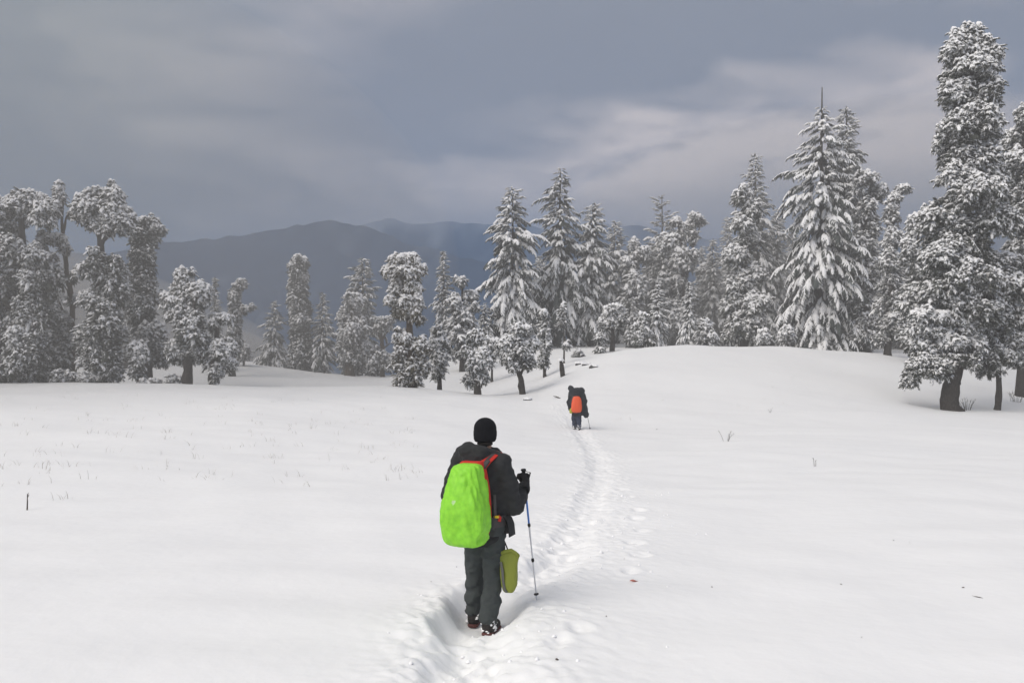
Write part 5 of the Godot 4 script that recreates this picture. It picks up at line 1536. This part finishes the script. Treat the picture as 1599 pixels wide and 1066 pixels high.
func make_small_things():
	# dead grass pricking through the snow: nobody could count the blades
	var r := RandomNumberGenerator.new(); r.seed = 404
	var spots := []
	for i in 150:
		var px := r.randf_range(-20, 660)
		var py := 615.0 + 150.0 * pow(r.randf(), 1.15)
		spots.append([px, py])
	for i in 18: spots.append([r.randf_range(940, 1480), r.randf_range(575, 660)])
	for q in [[48, 655], [72, 668], [118, 655], [190, 672], [200, 684], [215, 670], [255, 685], [262, 655], [420, 715], [432, 716], [425, 690], [465, 698], [530, 690], [555, 707], [612, 735], [618, 735], [640, 732], [652, 738], [590, 722], [565, 640], [600, 638], [358, 640], [60, 715], [85, 725], [100, 780], [300, 628]]: spots.append(q)
	var st := SurfaceTool.new(); st.begin(Mesh.PRIMITIVE_TRIANGLES)
	for q in spots:
		var p := on_ground(q[0], q[1])
		if p.z > -7.0: continue
		var n := r.randi_range(2, 6)
		for i in n:
			var o := p + Vector3(r.randf_range(-.16, .16), -.04, r.randf_range(-.12, .12))
			var hh := r.randf_range(.07, .26)
			var lean := Vector3(r.randf_range(-.6, .6), 1, r.randf_range(-.4, .4)).normalized() * hh
			var side := Vector3(r.randf_range(.3, 1), 0, r.randf_range(-1, 1)).normalized() * r.randf_range(.002, .0045)
			var tipv := o + lean + Vector3(lean.x * .5, -hh * .12, 0)
			var mid := o + lean * .55
			for pt in [o - side, mid - side * .8, o + side, o + side, mid - side * .8, mid + side * .8, mid - side * .8, tipv, mid + side * .8]: st.add_vertex(pt)
	st.generate_normals()
	var g := part("dry_grass", st.commit(), M.straw, self)
	tag(g, "sparse dead grass blades pricking through the snow", "", "", "stuff")
	var dg := "dry stems sticking out of the snow"
	dry_stems("dry_shrub", "dry twiggy shrub at the right foot of the great column tree", 1510, 640, 11, .62, .35, dg, .010)
	dry_stems("dry_shrub", "dry twiggy shrub at the right edge behind the thin-stemmed tree", 1588, 628, 12, .65, .5, dg, .010)
	dry_stems("dry_sprig", "small dead sprig alone on the open snow right of the trail", 1134, 689, 5, .30, .22, dg, .006)
	dry_stems("dry_sprig", "single short dead stem on the snow below the giant spired fir", 1273, 728, 2, .17, .04, dg, .006)
	dry_stems("dry_sprig", "faint dead sprig on the slope above the lone sprig", 1203, 644, 3, .25, .12, dg, .006)
	dry_stems("dry_stalk", "upright dark stub of a stalk on the left meadow near the frame's edge", 41, 797, 1, .30, .02, dg, .011)
	var cs := SurfaceTool.new(); cs.begin(Mesh.PRIMITIVE_TRIANGLES); cs.set_smooth_group(0)
	for i in 130:
		var z := -r.randf_range(4.6, 14.0)
		var u := r.randfn() * .55 + .15
		var x := trail_x(z) + u
		var sz := r.randf_range(.006, .018) * (1.6 if r.randf() < .12 else 1.0)
		dollop(cs, Vector3(x, ground(x, z) + sz * .1, z), sz, .8, r)
	cs.generate_normals()
	tag(part("snow_crumbs", cs.commit(), M.leaf_snow, self), "crumbs of snow kicked up along the trodden trail", "", "", "stuff")
	# litter blown onto the snow
	var lt := "dark bits of litter lying on the snow"
	lying("leaf_scrap", "reddish leaf lying beside the far tracks right of the planted pole", "leaf", 990, 909, Vector3(.10, .010, .022), .5, M.leaf_red)
	lying("bark_scrap", "dark scrap in a boot hole near the bottom right of the near hiker", "debris", 870, 1031, Vector3(.055, .010, .016), .3, M.dead_leaf, lt)
	lying("bark_scrap", "lone dark crumb straight right of the planted pole on bare snow", "debris", 1112, 918, Vector3(.030, .008, .010), .1, M.dead_leaf, lt)
	lying("bark_scrap", "longer dark crumb, left one of the three in the right foreground", "debris", 1314, 913, Vector3(.045, .007, .009), 0, M.dead_leaf, lt)
	lying("bark_scrap", "tiny grey crumb lowest of those in the right foreground", "debris", 1346, 996, Vector3(.020, .005, .007), 0, M.dead_leaf, lt)
	lying("bark_scrap", "dark pointed crumb just above the lying pale twig", "debris", 1505, 919, Vector3(.050, .009, .011), -.3, M.dead_leaf, lt)
	lying("bark_scrap", "pair-like crumb, left of two on the right snow in mid distance", "debris", 1396, 845, Vector3(.035, .007, .010), 0, M.dead_leaf, lt)
	lying("bark_scrap", "pale crumb, right of two on the right snow in mid distance", "debris", 1421, 848, Vector3(.030, .006, .010), 0, M.straw, lt)
	lying("bark_scrap", "small crumb on the clean snow left of the near hiker's knees", "debris", 673, 909, Vector3(.018, .006, .009), 0, M.dead_leaf, lt)
	lying("bark_scrap", "small crumb beside the near hiker's left thigh", "debris", 713, 887, Vector3(.028, .006, .008), -.2, M.dead_leaf, lt)
	lying("bark_scrap", "crumb between the boot holes and the reddish leaf", "debris", 947, 963, Vector3(.025, .006, .009), 0, M.dead_leaf, lt)
	lying("bark_scrap", "twin dark flecks by the tracks above the reddish leaf", "debris", 975, 874, Vector3(.022, .007, .008), .8, M.dead_leaf, lt)
	lying("bark_scrap", "dark fleck on the slope right of the far hiker", "debris", 1026, 671, Vector3(.14, .02, .04), 0, M.dead_leaf, lt)
	lying("twig", "thin pale twig lying slanted in the lower right corner", "twig", 1530, 933, Vector3(.13, .004, .004), -.7, M.twig)
	lying("stick", "dark bent stick poking out of the snow left of the far hiker", "stick", 871, 622, Vector3(.75, .035, .05), -.9, M.twig)
	# stump and stones by the notch
	var sp := on_ground(878, 588)
	var su := thing("stump", "dark broken stump with a cap of snow above the far hiker", "stump", sp)
	part("trunk", tube([Vector3(.05, -.3, 0), Vector3(0, .5, 0), Vector3(-.06, .75, .05), Vector3(-.12, .98, .05)], [.17, .13, .10, .05], 10, .6), M.bark, su)
	var ss := SurfaceTool.new(); ss.begin(Mesh.PRIMITIVE_TRIANGLES); ss.set_smooth_group(0)
	for q in 4: dollop(ss, Vector3(-.10 + r.randf_range(-.14, .14), .95, .05 + r.randf_range(-.12, .12)), .17, .8, r)
	ss.generate_normals()
	part("snow_cap", ss.commit(), M.leaf_snow, su)
	for q in [["dark stone nearest the mound among the snow-capped stones by the notch", 927, 574, .42], ["middle snow-capped stone on the notch's rim", 915, 570, .36], ["left snow-capped stone on the notch's rim, under the round bush", 905, 569, .40], ["half-buried stone left of the far hiker under the mushroom-shaped tree", 824, 625, .30]]:
		var rp := on_ground(q[1], q[2])
		var rk := thing("stone", q[0], "stone", rp, "stones by the notch")
		var rb := Blob.new(Vector3(-.6, -.3, -.5), Vector3(.6, .5, .5), .05, 18.0)
		cloth(rb, .10, Vector3(3, 3, 3), int(q[1]))
		q[3] *= 0.65
		rb.limb(Vector3(-q[3] * .5, 0, 0), Vector3(q[3] * .5, .02, 0), q[3] * .55, q[3] * .45)
		part("rock", blob_mesh(rb), M.rock, rk)
		var s2 := SurfaceTool.new(); s2.begin(Mesh.PRIMITIVE_TRIANGLES); s2.set_smooth_group(0)
		for w in 7: dollop(s2, Vector3(r.randf_range(-.9, .9) * q[3], q[3] * .30, r.randf_range(-.1, .1)), q[3] * .55, .75, r)
		s2.generate_normals()
		part("snow_cap", s2.commit(), M.leaf_snow, rk)

func make_mist():
	var f := FogVolume.new()
	f.name = "mist"
	f.size = Vector3(420, 46, 122)
	f.position = Vector3(0, 5, -57)
	var m := FogMaterial.new()
	m.density = 0.0036
	m.albedo = Color(0.98, 0.985, 1.0)
	f.material = m
	tag(f, "thin snow mist lying over the meadow and the wood", "", "", "stuff")
	add_child(f)
	# a denser veil over the left trees, and cloud lying in the valley on the left
	for q in [[Vector3(-34, 8, -48), Vector3(62, 36, 44), 0.0, 0.011, "veil of snow mist around the trees on the left"],
			[Vector3(-180, -10, -420), Vector3(360, 100, 120), -0.34, 0.026, "bank of cloud lying across the valley slope behind the left trees"],
			[Vector3(-215, -4, -450), Vector3(330, 130, 120), -0.37, 0.014, "upper fringe of the cloud bank in the valley"],
			[Vector3(-150, -22, -400), Vector3(330, 80, 120), -0.30, 0.026, "lower fringe of the cloud bank in the valley"],
			[Vector3(-120, 700, -3500), Vector3(1500, 170, 600), -0.03, 0.0007, "cap of cloud on the farther ridge"],
			[Vector3(45, 12, -92), Vector3(90, 40, 50), 0.0, 0.009, "veil of snow mist in the depth of the right wood"]]:
		var e := FogVolume.new()
		e.name = numbered("mist_bank")
		e.shape = RenderingServer.FOG_VOLUME_SHAPE_ELLIPSOID
		e.size = q[1]
		e.position = q[0]
		e.rotation.z = q[2]
		var fm := FogMaterial.new()
		fm.density = q[3]
		fm.albedo = Color(0.98, 0.985, 1.0)
		e.material = fm
		tag(e, q[4], "", "", "stuff")
		add_child(e)
